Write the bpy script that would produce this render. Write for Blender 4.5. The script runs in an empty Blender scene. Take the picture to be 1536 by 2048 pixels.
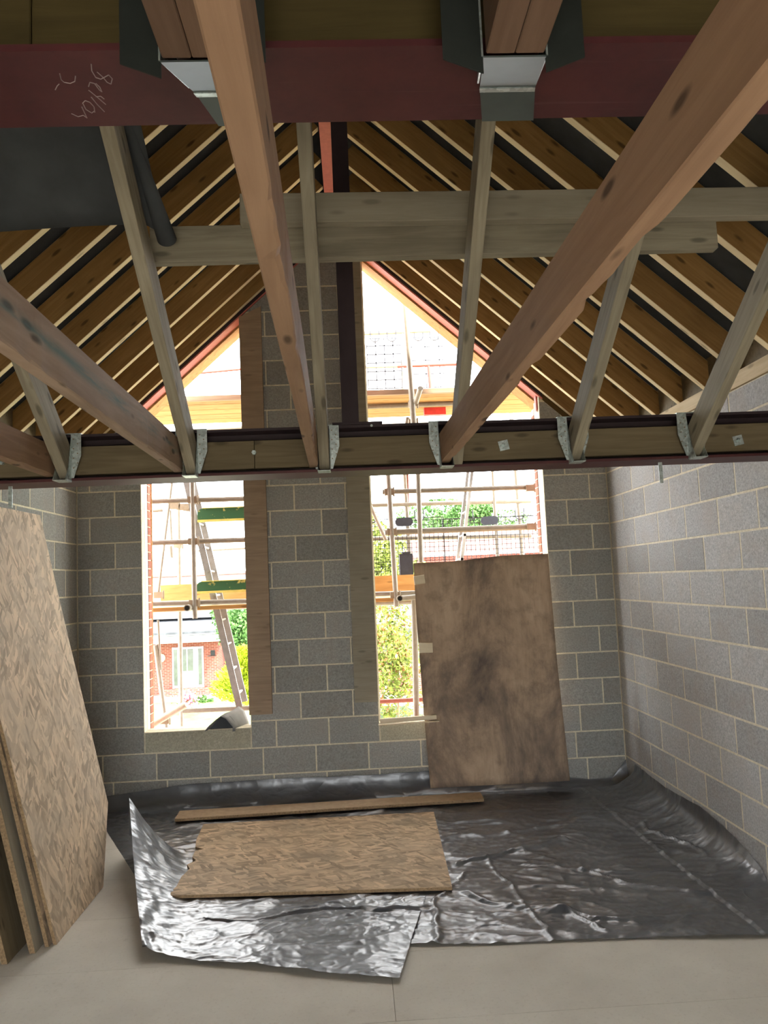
import bpy, bmesh, math, random
from mathutils import Vector, Matrix, noise
random.seed(7)
S = bpy.context.scene
COL = S.collection

# ------------------------------------------------------------------ camera
FPX = 1540.41; YAW, PIT, ROL = 0.0415768, 0.0894848, -0.0427593; CAMH = 1.83
_f = Vector((math.sin(YAW)*math.cos(PIT), math.cos(YAW)*math.cos(PIT), math.sin(PIT)))
_r = Vector((math.cos(YAW), -math.sin(YAW), 0)); _u = _r.cross(_f)
RT = _r*math.cos(ROL) + _u*math.sin(ROL); UP = -_r*math.sin(ROL) + _u*math.cos(ROL)
cam = bpy.data.cameras.new('camera'); co = bpy.data.objects.new('camera', cam); COL.objects.link(co)
m = Matrix((RT, UP, -_f)).transposed().to_4x4(); m.translation = Vector((0, 0, CAMH)); co.matrix_world = m
cam.sensor_fit = 'VERTICAL'; cam.sensor_height = 32; cam.lens = 32*FPX/2048
cam.clip_start = .02; cam.clip_end = 300
S.camera = co

# ------------------------------------------------------------------ world, sun, exposure
S.view_settings.view_transform = 'Standard'; S.view_settings.look = 'None'
S.view_settings.gamma = 1; S.view_settings.use_curve_mapping = False
S.view_settings.exposure = 2.1
W = bpy.data.worlds.new('world'); S.world = W; W.use_nodes = True
nt = W.node_tree; nt.nodes.clear()
bg = nt.nodes.new('ShaderNodeBackground'); ow = nt.nodes.new('ShaderNodeOutputWorld')
bg.inputs[0].default_value = (.93, .97, 1, 1); bg.inputs[1].default_value = 3.9     # bright white overcast-haze sky
nt.links.new(bg.outputs[0], ow.inputs[0])
sl = bpy.data.lights.new('sun', 'SUN'); sl.energy = 5.0; sl.angle = math.radians(3); sl.color = (1, .93, .80)
so = bpy.data.objects.new('sun', sl); COL.objects.link(so)
so.rotation_euler = Vector((-.62, .50, -1.05)).to_track_quat('-Z', 'Y').to_euler()

# ------------------------------------------------------------------ helpers
def ray(x, y): return RT*((x-768)/FPX) - UP*((y-1024)/FPX) + _f
def Q(x, y, Y):            # point of the place seen at (x, y) and standing at depth Y
    d = ray(x, y); return d*(Y/d.y) + Vector((0, 0, CAMH))
def tag(o, label=None, cat=None, group=None, kind=None):
    if label: o['label'] = label
    if cat: o['category'] = cat
    if group: o['group'] = group
    if kind: o['kind'] = kind
    return o
def link(name, me, mat=None, parent=None, mw=None):
    o = bpy.data.objects.new(name, me); COL.objects.link(o)
    if mat is not None and not me.materials: me.materials.append(mat)
    if parent: o.parent = parent
    if mw is None: mw = Matrix.Identity(4)
    o.matrix_basis = wm(parent).inverted() @ mw if parent else mw
    return o
def wm(o): return (wm(o.parent) if o.parent else Matrix.Identity(4)) @ o.matrix_basis
def empty(name, loc=(0, 0, 0)):
    o = bpy.data.objects.new(name, None); COL.objects.link(o); o.location = loc; o.empty_display_size = .1
    o.matrix_basis = Matrix.Translation(loc); return o
def pyd(name, v, f, smooth=False):
    me = bpy.data.meshes.new(name); me.from_pydata([tuple(a) for a in v], [], f); me.update()
    if smooth: me.polygons.foreach_set('use_smooth', [True]*len(me.polygons))
    return me
class MB:
    def __init__(s): s.v = []; s.f = []
    def add(s, v, f):
        n = len(s.v); s.v += [Vector(a) for a in v]; s.f += [tuple(i+n for i in q) for q in f]; return s
    def box(s, a, b):
        x0, y0, z0 = [min(a[i], b[i]) for i in range(3)]; x1, y1, z1 = [max(a[i], b[i]) for i in range(3)]
        return s.add([(x0,y0,z0),(x1,y0,z0),(x1,y1,z0),(x0,y1,z0),(x0,y0,z1),(x1,y0,z1),(x1,y1,z1),(x0,y1,z1)],
                     [(0,3,2,1),(4,5,6,7),(0,1,5,4),(1,2,6,5),(2,3,7,6),(3,0,4,7)])
    def prism(s, poly, d):         # poly: 3D points; d: extrusion vector
        n = len(poly); d = Vector(d); a = [Vector(p) for p in poly]
        return s.add(a+[p+d for p in a], [tuple(range(n))[::-1], tuple(range(n, 2*n))]+[(i, (i+1) % n, n+(i+1) % n, n+i) for i in range(n)])
    def tube(s, p0, p1, r, n=10, r1=None):
        p0 = Vector(p0); p1 = Vector(p1); q = (p1-p0).to_track_quat('Z', 'Y'); r1 = r if r1 is None else r1
        v = [p0+q@Vector((r*math.cos(t*2*math.pi/n), r*math.sin(t*2*math.pi/n), 0)) for t in range(n)]
        v += [p1+q@Vector((r1*math.cos(t*2*math.pi/n), r1*math.sin(t*2*math.pi/n), 0)) for t in range(n)]
        return s.add(v, [(i, (i+1) % n, n+(i+1) % n, n+i) for i in range(n)]+[tuple(range(n))[::-1], tuple(range(n, 2*n))])
    def bar(s, p0, p1, w, h, up=(0, 0, 1)):
        p0 = Vector(p0); p1 = Vector(p1); x = (p1-p0).normalized(); y = Vector(up).cross(x).normalized(); z = x.cross(y)
        c = [(-w/2, -h/2), (w/2, -h/2), (w/2, h/2), (-w/2, h/2)]
        return s.add([p0+y*a+z*b for a, b in c]+[p1+y*a+z*b for a, b in c], [(0,3,2,1),(4,5,6,7),(0,1,5,4),(1,2,6,5),(2,3,7,6),(3,0,4,7)])
    def build(s, name, mat, parent=None, smooth=False):
        me = pyd(name, s.v, s.f, smooth)
        bm = bmesh.new(); bm.from_mesh(me); bmesh.ops.recalc_face_normals(bm, faces=bm.faces); bm.to_mesh(me); bm.free()
        if smooth: me.set_sharp_from_angle(angle=math.radians(40))
        return link(name, me, mat, parent, Matrix.Identity(4) if parent else None)
def beam(name, p0, p1, w, h, mat, parent=None, up=(0, 0, 1), bev=.002, seg=1, wane=0.0, seed=0, edge=None):
    """timber: line p0-p1 is the centre of the bottom face, grain along local X"""
    p0 = Vector(p0); p1 = Vector(p1); x = (p1-p0).normalized(); y = Vector(up).cross(x).normalized(); z = x.cross(y); L = (p1-p0).length
    if seg == 1:
        bm = bmesh.new(); bmesh.ops.create_cube(bm, size=1)
        for v in bm.verts: v.co = Vector(((v.co.x+.5)*L, v.co.y*w, (v.co.z+.5)*h))
        if bev: bmesh.ops.bevel(bm, geom=list(bm.edges), offset=bev, segments=1, affect='EDGES')
    else:
        bm = bmesh.new(); rings = []
        for i in range(seg+1):
            t = i/seg*L; rg = []
            a = .003
            prof = [(-w/2+a, 0), (w/2-a, 0), (w/2, a), (w/2, h-a), (w/2-a, h), (-w/2+a, h), (-w/2, h-a), (-w/2, a)]
            for k, (yy, zz) in enumerate(prof):
                j = 0; jz = 0
                if k in (1, 2) and wane:
                    q = max(0, noise.noise(Vector((t*3.1, seed*3.7, k*.1)))*1.4+noise.noise(Vector((t*14, seed, k*.1)))*.5)
                    j = -q*wane*(1 if k == 2 else 1.6); jz = q*wane*(1.3 if k == 2 else .5)
                yy += noise.noise(Vector((t*1.2, seed+9, 0)))*.003
                rg.append(bm.verts.new((t, yy+j, zz+jz)))
            rings.append(rg)
        for i in range(seg):
            for k in range(8): bm.faces.new((rings[i][k], rings[i][(k+1) % 8], rings[i+1][(k+1) % 8], rings[i+1][k]))
        bm.faces.new(rings[0][::-1]); bm.faces.new(rings[-1]); bmesh.ops.recalc_face_normals(bm, faces=bm.faces)
    me = bpy.data.meshes.new(name)
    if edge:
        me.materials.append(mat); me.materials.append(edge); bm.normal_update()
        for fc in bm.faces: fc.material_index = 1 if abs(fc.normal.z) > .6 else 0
    bm.to_mesh(me); bm.free()
    mw = Matrix((x, y, z)).transposed().to_4x4(); mw.translation = p0
    return link(name, me, mat, parent, mw)

# ------------------------------------------------------------------ materials
def rgb(c): return (c[0], c[1], c[2], 1)
class N:
    def __init__(s, name):
        s.m = bpy.data.materials.new(name); s.m.use_nodes = True; s.t = s.m.node_tree; s.t.nodes.clear()
        s.b = s.n('ShaderNodeBsdfPrincipled'); o = s.n('ShaderNodeOutputMaterial'); s.l(s.b.outputs[0], o.inputs[0])
        s.tc = s.n('ShaderNodeTexCoord')
    def n(s, k, **kw):
        q = s.t.nodes.new(k)
        for a, b in kw.items(): setattr(q, a, b)
        return q
    def l(s, a, b): s.t.links.new(a, b)
    def co(s, sc=(1, 1, 1), rot=(0, 0, 0), out='Object', rnd=False):
        mp = s.n('ShaderNodeMapping'); mp.inputs['Scale'].default_value = sc; mp.inputs['Rotation'].default_value = rot
        s.l(s.tc.outputs[out], mp.inputs[0])
        if rnd:
            oi = s.n('ShaderNodeObjectInfo'); mu = s.n('ShaderNodeMath', operation='MULTIPLY'); mu.inputs[1].default_value = 37
            s.l(oi.outputs['Random'], mu.inputs[0]); cx = s.n('ShaderNodeCombineXYZ')
            for i in range(3): s.l(mu.outputs[0], cx.inputs[i])
            s.l(cx.outputs[0], mp.inputs['Location'])
        return mp.outputs[0]
    def noise(s, co, sc, det=4, ro=.6, dist=0):
        q = s.n('ShaderNodeTexNoise'); q.inputs['Scale'].default_value = sc; q.inputs['Detail'].default_value = det
        q.inputs['Roughness'].default_value = ro; q.inputs['Distortion'].default_value = dist; s.l(co, q.inputs['Vector']); return q.outputs[0]
    def ramp(s, fac, stops, interp='LINEAR'):
        q = s.n('ShaderNodeValToRGB'); q.color_ramp.interpolation = interp; e = q.color_ramp.elements
        e[0].position, e[0].color = stops[0][0], rgb(stops[0][1]); e[1].position, e[1].color = stops[-1][0], rgb(stops[-1][1])
        for p, c in stops[1:-1]: w = e.new(p); w.color = rgb(c)
        s.l(fac, q.inputs[0]); return q.outputs[0]
    def mix(s, a, b, fac, blend='MIX'):
        q = s.n('ShaderNodeMix', data_type='RGBA', blend_type=blend)
        for v, i in ((a, 6), (b, 7)):
            if isinstance(v, tuple): q.inputs[i].default_value = rgb(v)
            else: s.l(v, q.inputs[i])
        if isinstance(fac, (int, float)): q.inputs[0].default_value = fac
        else: s.l(fac, q.inputs[0])
        return q.outputs[2]
    def bump(s, h, dist, strength=1, nrm=None):
        q = s.n('ShaderNodeBump'); q.inputs['Distance'].default_value = dist; q.inputs['Strength'].default_value = strength
        s.l(h, q.inputs['Height'])
        if nrm: s.l(nrm, q.inputs['Normal'])
        return q.outputs[0]
    def rnd(s, col, v=.12):
        oi = s.n('ShaderNodeObjectInfo'); mr = s.n('ShaderNodeMapRange'); s.l(oi.outputs['Random'], mr.inputs[0])
        mr.inputs[3].default_value = 1-v; mr.inputs[4].default_value = 1+v
        h = s.n('ShaderNodeHueSaturation'); s.l(col, h.inputs['Color']); s.l(mr.outputs[0], h.inputs['Value']); return h.outputs[0]
    def fin(s, col=None, rough=.8, nrm=None, metal=0, spec=.3):
        if col is not None:
            if isinstance(col, tuple): s.b.inputs['Base Color'].default_value = rgb(col)
            else: s.l(col, s.b.inputs['Base Color'])
        if isinstance(rough, (int, float)): s.b.inputs['Roughness'].default_value = rough
        else: s.l(rough, s.b.inputs['Roughness'])
        s.b.inputs['Metallic'].default_value = metal; s.b.inputs['Specular IOR Level'].default_value = spec
        if nrm: s.l(nrm, s.b.inputs['Normal'])
        return s.m
def flat(name, c, rough=.7, metal=0, spec=.3, v=0.06, sc=20):
    q = N(name); n = q.noise(q.co(), sc)
    c0 = tuple(x*(1-v*2) for x in c); c1 = tuple(min(1, x*(1+v*2)) for x in c)
    return q.fin(q.ramp(n, [(.3, c0), (.7, c1)]), rough, None, metal, spec)
def timber(name, light, dark, knot=.75, grain=1.0, rnd=.1, stain=None):
    q = N(name); c = q.co((1.3, 20*grain, 20*grain), rnd=True); g = q.noise(c, 1.5, 6, .6, 1.2)
    col = q.ramp(g, [(.25, dark), (.5, tuple((a+b)/2 for a, b in zip(light, dark))), (.75, light)])
    big = q.noise(q.co((1.5, 4, 4), rnd=True), 1.2, 3); col = q.mix(col, tuple(x*.62 for x in dark), q.ramp(big, [(.5, (0, 0, 0)), (.8, (.55, .55, .55))]))
    vo = q.n('ShaderNodeTexVoronoi'); vo.inputs['Scale'].default_value = 1; q.l(q.co((4.6, 15, 15), rnd=True), vo.inputs['Vector'])
    kn = q.ramp(vo.outputs['Distance'], [(.10, (1, 1, 1)), (.20, (0, 0, 0))])
    col = q.mix(col, tuple(x*.28 for x in dark), q.mix((0, 0, 0), kn, knot))
    if stain:
        sn = q.noise(q.co((2.0, 14, 14)), 1.6, 3); sx = q.n('ShaderNodeSeparateXYZ'); q.l(q.tc.outputs['Object'], sx.inputs[0])
        a = q.n('ShaderNodeMapRange'); q.l(sx.outputs[2], a.inputs[0]); a.inputs[1].default_value = .05; a.inputs[2].default_value = .075
        b = q.n('ShaderNodeMapRange'); q.l(sx.outputs[2], b.inputs[0]); b.inputs[1].default_value = .105; b.inputs[2].default_value = .08
        mm = q.n('ShaderNodeMath', operation='MULTIPLY'); q.l(a.outputs[0], mm.inputs[0]); q.l(b.outputs[0], mm.inputs[1])
        m2 = q.n('ShaderNodeMath', operation='MULTIPLY'); q.l(mm.outputs[0], m2.inputs[0]); q.l(q.ramp(sn, [(.4, (0, 0, 0)), (.6, (.75, .75, .75))]), m2.inputs[1])
        col = q.mix(col, stain, m2.outputs[0])
    return q.fin(q.rnd(col, rnd), .78, q.bump(g, .0015, .6), 0, .25)
M = {}
M['rafter'] = timber('far_rafter_timber', (.40, .235, .085), (.25, .135, .045), .8)
M['raflit'] = timber('lit_rafter_edge', (.86, .72, .46), (.74, .58, .34), .5)  # light on undersides painted into the edges, shade into the brown faces
M['rafter2'] = timber('grey_rafter_timber', (.39, .345, .255), (.22, .185, .13), .6)
M['joist'] = timber('pink_joist_timber', (.36, .225, .14), (.25, .145, .088), .9, .8)
M['joist_s'] = timber('stained_joist_timber', (.42, .30, .22), (.28, .19, .13), .9, .8, stain=(.07, .16, .16))
M['board'] = timber('board_timber', (.34, .30, .23), (.25, .215, .155), .4)
M['boardl'] = timber('left_board_timber', (.44, .32, .22), (.31, .22, .15), .3)
M['pale'] = timber('pale_timber', (.66, .52, .33), (.50, .37, .21), .4)
M['scafboard'] = timber('scaffold_board_timber', (.50, .30, .11), (.34, .18, .06), .5, .6)
M['olive'] = timber('packing_timber', (.20, .155, .095), (.13, .10, .055), .6); M['darkpack'] = timber('shaded_packing_timber', (.075, .055, .018), (.045, .032, .010), .6); M['dbl'] = timber('brown_joist_timber', (.17, .105, .07), (.12, .07, .045), .5)  # darkpack: shade inside the front steel's web put into the timber colour
def blockmat(name, base, warm, v=.14):
    q = N(name); c = q.co(rnd=True); a = q.noise(c, 70, 5, .8); b = q.noise(c, 6, 3)
    col = q.ramp(a, [(.28, tuple(x*.60 for x in base)), (.5, base), (.72, tuple(x*1.4 for x in base))])
    col = q.mix(col, warm, q.ramp(b, [(.45, (0, 0, 0)), (.75, (.5, .5, .5))]))
    vo = q.n('ShaderNodeTexVoronoi'); vo.inputs['Scale'].default_value = 55; q.l(q.co((1, 1, 2.2), rnd=True), vo.inputs['Vector'])
    h = q.mix(a, q.ramp(vo.outputs['Distance'], [(.0, (0, 0, 0)), (.35, (1, 1, 1))]), .4)
    return q.fin(q.rnd(col, v), .95, q.bump(h, .004, .8), 0, .1)
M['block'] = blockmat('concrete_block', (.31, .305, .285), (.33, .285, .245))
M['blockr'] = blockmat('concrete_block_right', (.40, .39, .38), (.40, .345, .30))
M['cutblock'] = blockmat('cut_block', (.42, .39, .30), (.38, .34, .25), .06)
q = N('mortar'); n_ = q.noise(q.co(), 40, 5, .7); M['mortar'] = q.fin(q.ramp(n_, [(.3, (.55, .49, .36)), (.7, (.78, .71, .55))]), .95, q.bump(n_, .004, .7), 0, .1)
q = N('brick'); n_ = q.noise(q.co(rnd=True), 40, 4); M['brick'] = q.fin(q.rnd(q.ramp(n_, [(.3, (.28, .085, .05)), (.7, (.46, .17, .11))]), .25), .9, q.bump(n_, .002, .5))
q = N('red_oxide_steel'); n_ = q.noise(q.co(), 6, 5, .7); n2 = q.noise(q.co((1, 30, 30)), 2, 3)
M['red'] = q.fin(q.mix(q.ramp(n_, [(.3, (.050, .011, .014)), (.7, (.085, .020, .021))]), (.22, .13, .12), q.ramp(n2, [(.62, (0, 0, 0)), (.85, (.4, .4, .4))])), .55, q.bump(n_, .001, .4), 0, .4)
M['pink'] = flat('lit_red_primer_steel', (.52, .16, .13), .6)  # red steel with the light on its flanges put into the colour
M['darksteel'] = flat('dark_shaded_steel', (.035, .022, .026), .6)  # darker copy of the red steel, shade on the webs put into it
def galv(name, c):
    q = N(name); vo = q.n('ShaderNodeTexVoronoi'); vo.inputs['Scale'].default_value = 90; q.l(q.co(), vo.inputs['Vector'])
    hs = q.n('ShaderNodeSeparateColor'); q.l(vo.outputs['Color'], hs.inputs[0])
    return q.fin(q.ramp(hs.outputs[0], [(0, tuple(x*.7 for x in c)), (1, tuple(min(1, x*1.2) for x in c))]), .42, None, .75, .5)
M['galv'] = galv('galvanised_steel', (.50, .56, .55)); M['galvs'] = flat('smooth_galvanised_steel', (.095, .115, .112), .5, .5, .5, .12, 5)
M['darkgalv'] = flat('dark_galvanised_plate', (.022, .026, .024), .6, .3)
M['hole'] = flat('dark_hole', (.01, .01, .01), .9)
# oriented strand board: three layers of long flakes
q = N('strand_board')
def flakes(q, ang, sc, seedz):
    vo = q.n('ShaderNodeTexVoronoi'); vo.inputs['Scale'].default_value = 1
    mp = q.n('ShaderNodeMapping', vector_type='POINT'); mp.inputs['Rotation'].default_value = (0, 0, ang); mp.inputs['Location'].default_value = (seedz, seedz*2, 0)
    dn = q.n('ShaderNodeTexNoise'); dn.inputs['Scale'].default_value = 7; q.l(q.tc.outputs['Object'], dn.inputs['Vector'])
    va = q.n('ShaderNodeVectorMath', operation='MULTIPLY_ADD'); q.l(dn.outputs['Color'], va.inputs[0]); va.inputs[1].default_value = (.05, .05, .0); q.l(q.tc.outputs['Object'], va.inputs[2])
    q.l(va.outputs[0], mp.inputs[0]); m2 = q.n('ShaderNodeVectorMath', operation='MULTIPLY'); m2.inputs[1].default_value = (sc[0], sc[1], 1); q.l(mp.outputs[0], m2.inputs[0])
    q.l(m2.outputs[0], vo.inputs['Vector']); sp = q.n('ShaderNodeSeparateColor'); q.l(vo.outputs['Color'], sp.inputs[0]); return sp.outputs[0], sp.outputs[1]
def osb(name, tint, dirty):
    q = N(name); a, a2 = flakes(q, .25, (7, 36), 1.3); b, b2 = flakes(q, -.35, (9, 46), 4.1); c, c2 = flakes(q, .9, (12, 48), 7.7)
    cols = [(0, tuple(x*.50 for x in tint)), (.35, tuple(x*.80 for x in tint)), (.7, tint), (1, tuple(min(1, x*1.22) for x in tint))]
    ca, cb, cc = q.ramp(a, cols), q.ramp(b, cols), q.ramp(c, cols)
    k = q.mix(ca, cb, q.ramp(b2, [(.45, (0, 0, 0)), (.5, (1, 1, 1))])); k = q.mix(k, cc, q.ramp(c2, [(.68, (0, 0, 0)), (.72, (1, 1, 1))]))
    nz = q.noise(q.co(), 2.6, 5, .65); k = q.mix(k, dirty, q.ramp(nz, [(.45, (0, 0, 0)), (.72, (.62, .62, .62))]))
    st = q.noise(q.co((.9, 9, 1)), 1.1, 4, .6); k = q.mix(k, (.12, .11, .10), q.ramp(st, [(.62, (0, 0, 0)), (.74, (.5, .5, .5))]))
    return q.fin(k, .75, q.bump(a, .0012, .7), 0, .25)
M['osb'] = osb('strand_board', (.56, .415, .275), (.38, .31, .23))
M['osb2'] = osb('strand_board_floor', (.56, .40, .25), (.27, .22, .155))
M['osbedge'] = flat('strand_board_edge', (.30, .20, .11), .9, v=.2, sc=60)
q = N('stained_plywood'); n_ = q.noise(q.co((1, 1, .5)), 2.3, 6, .68, .4); n2 = q.noise(q.co((60, 60, 3)), 1, 4); n3 = q.noise(q.co(), 7, 5, .7)
k = q.ramp(n_, [(.34, (.12, .095, .08)), (.45, (.26, .19, .14)), (.55, (.42, .30, .205)), (.72, (.54, .40, .28))])
k = q.mix(k, (.16, .12, .09), q.ramp(n3, [(.5, (0, 0, 0)), (.75, (.6, .6, .6))])); k = q.mix(k, (.20, .14, .09), q.ramp(n2, [(.5, (0, 0, 0)), (.8, (.35, .35, .35))]))
M['ply'] = q.fin(k, .85, q.bump(n2, .001, .5))
q = N('chipboard_floor'); n_ = q.noise(q.co(), 1.7, 5, .6); n2 = q.noise(q.co(), 55, 3, .7); n3 = q.noise(q.co(), 4.5, 6, .75)
k = q.ramp(n_, [(.3, (.54, .49, .41)), (.7, (.66, .61, .52))]); k = q.mix(k, (.42, .36, .28), q.ramp(n2, [(.55, (0, 0, 0)), (.8, (.5, .5, .5))]))
k = q.mix(k, (.34, .28, .21), q.ramp(n3, [(.62, (0, 0, 0)), (.75, (.45, .45, .45))])); M['floor'] = q.fin(q.rnd(k, .02), .85, q.bump(n2, .0006, .5), 0, .25)
q = N('black_polythene')
def facets(q, sc, st, rz):
    nz = q.n('ShaderNodeTexNoise'); nz.inputs['Scale'].default_value = 3.5; q.l(q.tc.outputs['Object'], nz.inputs['Vector'])
    va = q.n('ShaderNodeVectorMath', operation='MULTIPLY_ADD'); q.l(nz.outputs['Color'], va.inputs[0]); va.inputs[1].default_value = (.18, .18, .1); q.l(q.tc.outputs['Object'], va.inputs[2])
    mp = q.n('ShaderNodeMapping'); mp.inputs['Scale'].default_value = st; mp.inputs['Rotation'].default_value = (0, 0, rz); q.l(va.outputs[0], mp.inputs[0])
    vo = q.n('ShaderNodeTexVoronoi'); vo.inputs['Scale'].default_value = sc; q.l(mp.outputs[0], vo.inputs['Vector']); return vo.outputs['Distance']
f1 = facets(q, 3.2, (1, 1.7, 1), .2); f2 = facets(q, 8, (.8, 1.8, 1), -.25); f3 = facets(q, 19, (1, 1.6, 1), .5)
bb = q.bump(f3, .003, .5, q.bump(f2, .010, .55, q.bump(f1, .035, .6)))
dust = q.ramp(q.noise(q.co(), 1.6, 5, .65), [(.35, (.034, .037, .043)), (.72, (.085, .086, .088))])
M['plastic'] = q.fin(dust, .42, bb, 0, .8); q.b.inputs['Coat Weight'].default_value = 1; q.b.inputs['Coat Roughness'].default_value = .30; q.b.inputs['Coat IOR'].default_value = 1.45; q.l(bb, q.b.inputs['Coat Normal'])
M['felt'] = flat('grey_roofing_felt', (.062, .068, .072), .85, v=.12, sc=5)
M['greyfelt'] = flat('lit_grey_felt_face', (.26, .26, .255), .8, v=.1, sc=8)  # paler than the felt: light on the flap's top put into the colour
M['tube'] = flat('galvanised_scaffold_tube', (.27, .245, .20), .5, .2); M['alu'] = flat('aluminium', (.24, .235, .225), .45, .3)
M['clip'] = flat('rusty_fitting', (.30, .24, .17), .6, .5)
M['redpaint'] = flat('red_painted_steel', (.62, .05, .04), .5)
q = N('green_paint'); n_ = q.noise(q.co(), 14, 4); M['green'] = q.fin(q.ramp(n_, [(.6, (.035, .11, .045)), (.68, (.55, .50, .15))]), .6)
M['yellow'] = flat('yellow_trim', (.65, .58, .15), .6)
M['mesh'] = flat('dark_wire', (.05, .05, .055), .5, .4); M['greyplastic'] = flat('grey_plastic_plate', (.035, .04, .055), .6)
M['closer'] = flat('cream_closer', (.62, .57, .46), .7)
M['palelit'] = timber('window_lit_timber', (.86, .74, .55), (.74, .60, .40), .4)  # pale timber brightened, window light on the battens put into the colour
M['redtube'] = flat('faded_red_tube', (.30, .11, .08), .6)
M['white'] = flat('white_upvc', (.80, .80, .79), .4); M['glass'] = flat('dark_glass', (.035, .045, .03), .25, 0, .8, v=.3, sc=2)
M['tile'] = flat('grey_roof_tile', (.055, .058, .065), .8, v=.2, sc=4); M['tile2'] = flat('red_roof_tile', (.20, .085, .065), .85, v=.15, sc=3)
q = N('brickwork'); bt = q.n('ShaderNodeTexBrick'); q.l(q.co((1, 1, 1), (math.pi/2, 0, 0)), bt.inputs[0])
for i, c in ((1, (.15, .035, .022)), (2, (.20, .055, .035)), (3, (.26, .19, .16))): bt.inputs[i].default_value = rgb(c)
bt.inputs['Scale'].default_value = 1; bt.inputs['Brick Width'].default_value = .225; bt.inputs['Row Height'].default_value = .075; bt.inputs['Mortar Size'].default_value = .006
M['brickwall'] = q.fin(bt.outputs[0], .9)
M['grass'] = flat('lawn', (.13, .19, .04), .9, v=.25, sc=3); M['drive'] = flat('pale_driveway', (.33, .31, .27), .9, v=.06, sc=2)
M['leaf'] = flat('green_leaf', (.06, .14, .03), .7, v=.35, sc=9); M['leafy'] = flat('yellow_green_leaf', (.26, .33, .012), .7, v=.25, sc=9)
M['leafm'] = flat('maple_leaf', (.16, .20, .03), .7, v=.35, sc=7); M['leafr'] = flat('reddish_leaf', (.28, .12, .04), .7, v=.3, sc=7)
M['bark'] = flat('bark', (.22, .16, .10), .9); M['pinkf'] = flat('pink_petal', (.75, .20, .32), .7); M['car'] = flat('white_car_paint', (.75, .76, .78), .25)
M['rubber'] = flat('black_rubber', (.02, .02, .02), .8); M['cream'] = flat('cream_plank', (.50, .36, .23), .8); M['chalk'] = flat('chalk', (.26, .20, .20), .95)

# ================================================================== SETTING
D = 6.765; XL, XR = -2.39, 2.29; C0 = .009; RC = .225
KS = 5.08                                     # underside of the gable roof: z + .9|x+.06| = KS
def zs(x, k=KS): return k-.9*abs(x+.06)
def clip(poly, a, b, c):                      # keep a*x+b*z <= c
    out = []
    for i in range(len(poly)):
        p, r = poly[i], poly[(i+1) % len(poly)]; dp = a*p[0]+b*p[1]-c; dr = a*r[0]+b*r[1]-c
        if dp <= 0: out.append(p)
        if dp*dr < 0: t = dp/(dp-dr); out.append((p[0]+t*(r[0]-p[0]), p[1]+t*(r[1]-p[1])))
    return out
def area(p): return abs(sum(p[i][0]*p[(i+1) % len(p)][1]-p[(i+1) % len(p)][0]*p[i][1] for i in range(len(p))))/2
cache = {}
def block_mesh(key, poly, depth, ch=.002):
    """poly in local (u,v) ; front face at y=0 facing -y, chamfered"""
    if key in cache: return cache[key]
    n = len(poly); cx = sum(p[0] for p in poly)/n; cz = sum(p[1] for p in poly)/n
    v = [(p[0], depth, p[1]) for p in poly]+[(p[0], ch, p[1]) for p in poly]
    for p in poly:
        dx, dz = cx-p[0], cz-p[1]; v.append((p[0]+math.copysign(min(ch, abs(dx)), dx), 0, p[1]+math.copysign(min(ch, abs(dz)), dz)))
    f = [tuple(range(2*n, 3*n)), tuple(range(n))[::-1]]
    for i in range(n):
        j = (i+1) % n; f += [(i, j, n+j, n+i), (n+i, n+j, 2*n+j, 2*n+i)]
    me = pyd('block', v, f); bm = bmesh.new(); bm.from_mesh(me); bmesh.ops.recalc_face_normals(bm, faces=bm.faces); bm.to_mesh(me); bm.free()
    cache[key] = me; return me
# ---- gable wall
def gable_regions():
    return [(XL, -1.835, 0, 9), (-.935, .165, 0, 9), (1.715, XR, 0, 9), (-1.835, -.935, 0, .635), (.165, 1.715, 0, .617)]
core = MB()
KW = 5.03
for x0, x1, z0, z1 in gable_regions():
    p = [(x0+(.002 if z1 > 5 else 0), z0), (x1-(.002 if z1 > 5 else 0), z0), (x1-(.002 if z1 > 5 else 0), z1-.002), (x0+(.002 if z1 > 5 else 0), z1-.002)]
    p = clip(p, .9, 1, KW-.054-.003); p = clip(p, -.9, 1, KW+.054-.003)
    core.prism([(a, D+.0025, b) for a, b in p], (0, .1, 0))
wall_back = core.build('wall_back', M['mortar']); tag(wall_back, kind='structure')
J = .0065
def lay(x0, x1, z0, z1, mat, parent, y, key_d=.06, slope=True):
    p = [(x0+J, z0+J), (x1-J, z0+J), (x1-J, z1-J), (x0+J, z1-J)]
    if slope:
        p = clip(p, .9, 1, KW-.054-.004)
        if len(p) > 2: p = clip(p, -.9, 1, KW+.054-.004)
    if len(p) < 3 or area(p) < .002: return
    cx, cz = p[0][0], p[0][1]; lp = [(a-cx, b-cz) for a, b in p]
    key = (mat, tuple((round(a, 3), round(b, 3)) for a, b in lp))
    me = block_mesh(key, lp, key_d)
    o = bpy.data.objects.new('block', me); COL.objects.link(o)
    if not me.materials: me.materials.append(M[mat])
    o.parent = parent; jit = random.uniform(-.0012, .0012)
    o.location = (cx, y+jit, cz); o.rotation_euler = (0, random.uniform(-.002, .002), 0)
def run(x0, x1, ph, z0, z1, mat, parent, y, step=.45, **k):
    n = math.floor((x0-ph)/step); xs = [x0]
    while True:
        n += 1; x = ph+n*step
        if x >= x1-.03: break
        if x > x0+.03: xs.append(x)
    xs.append(x1)
    for a, b in zip(xs, xs[1:]): lay(a, b, z0, z1, mat, parent, y, **k)
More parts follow.
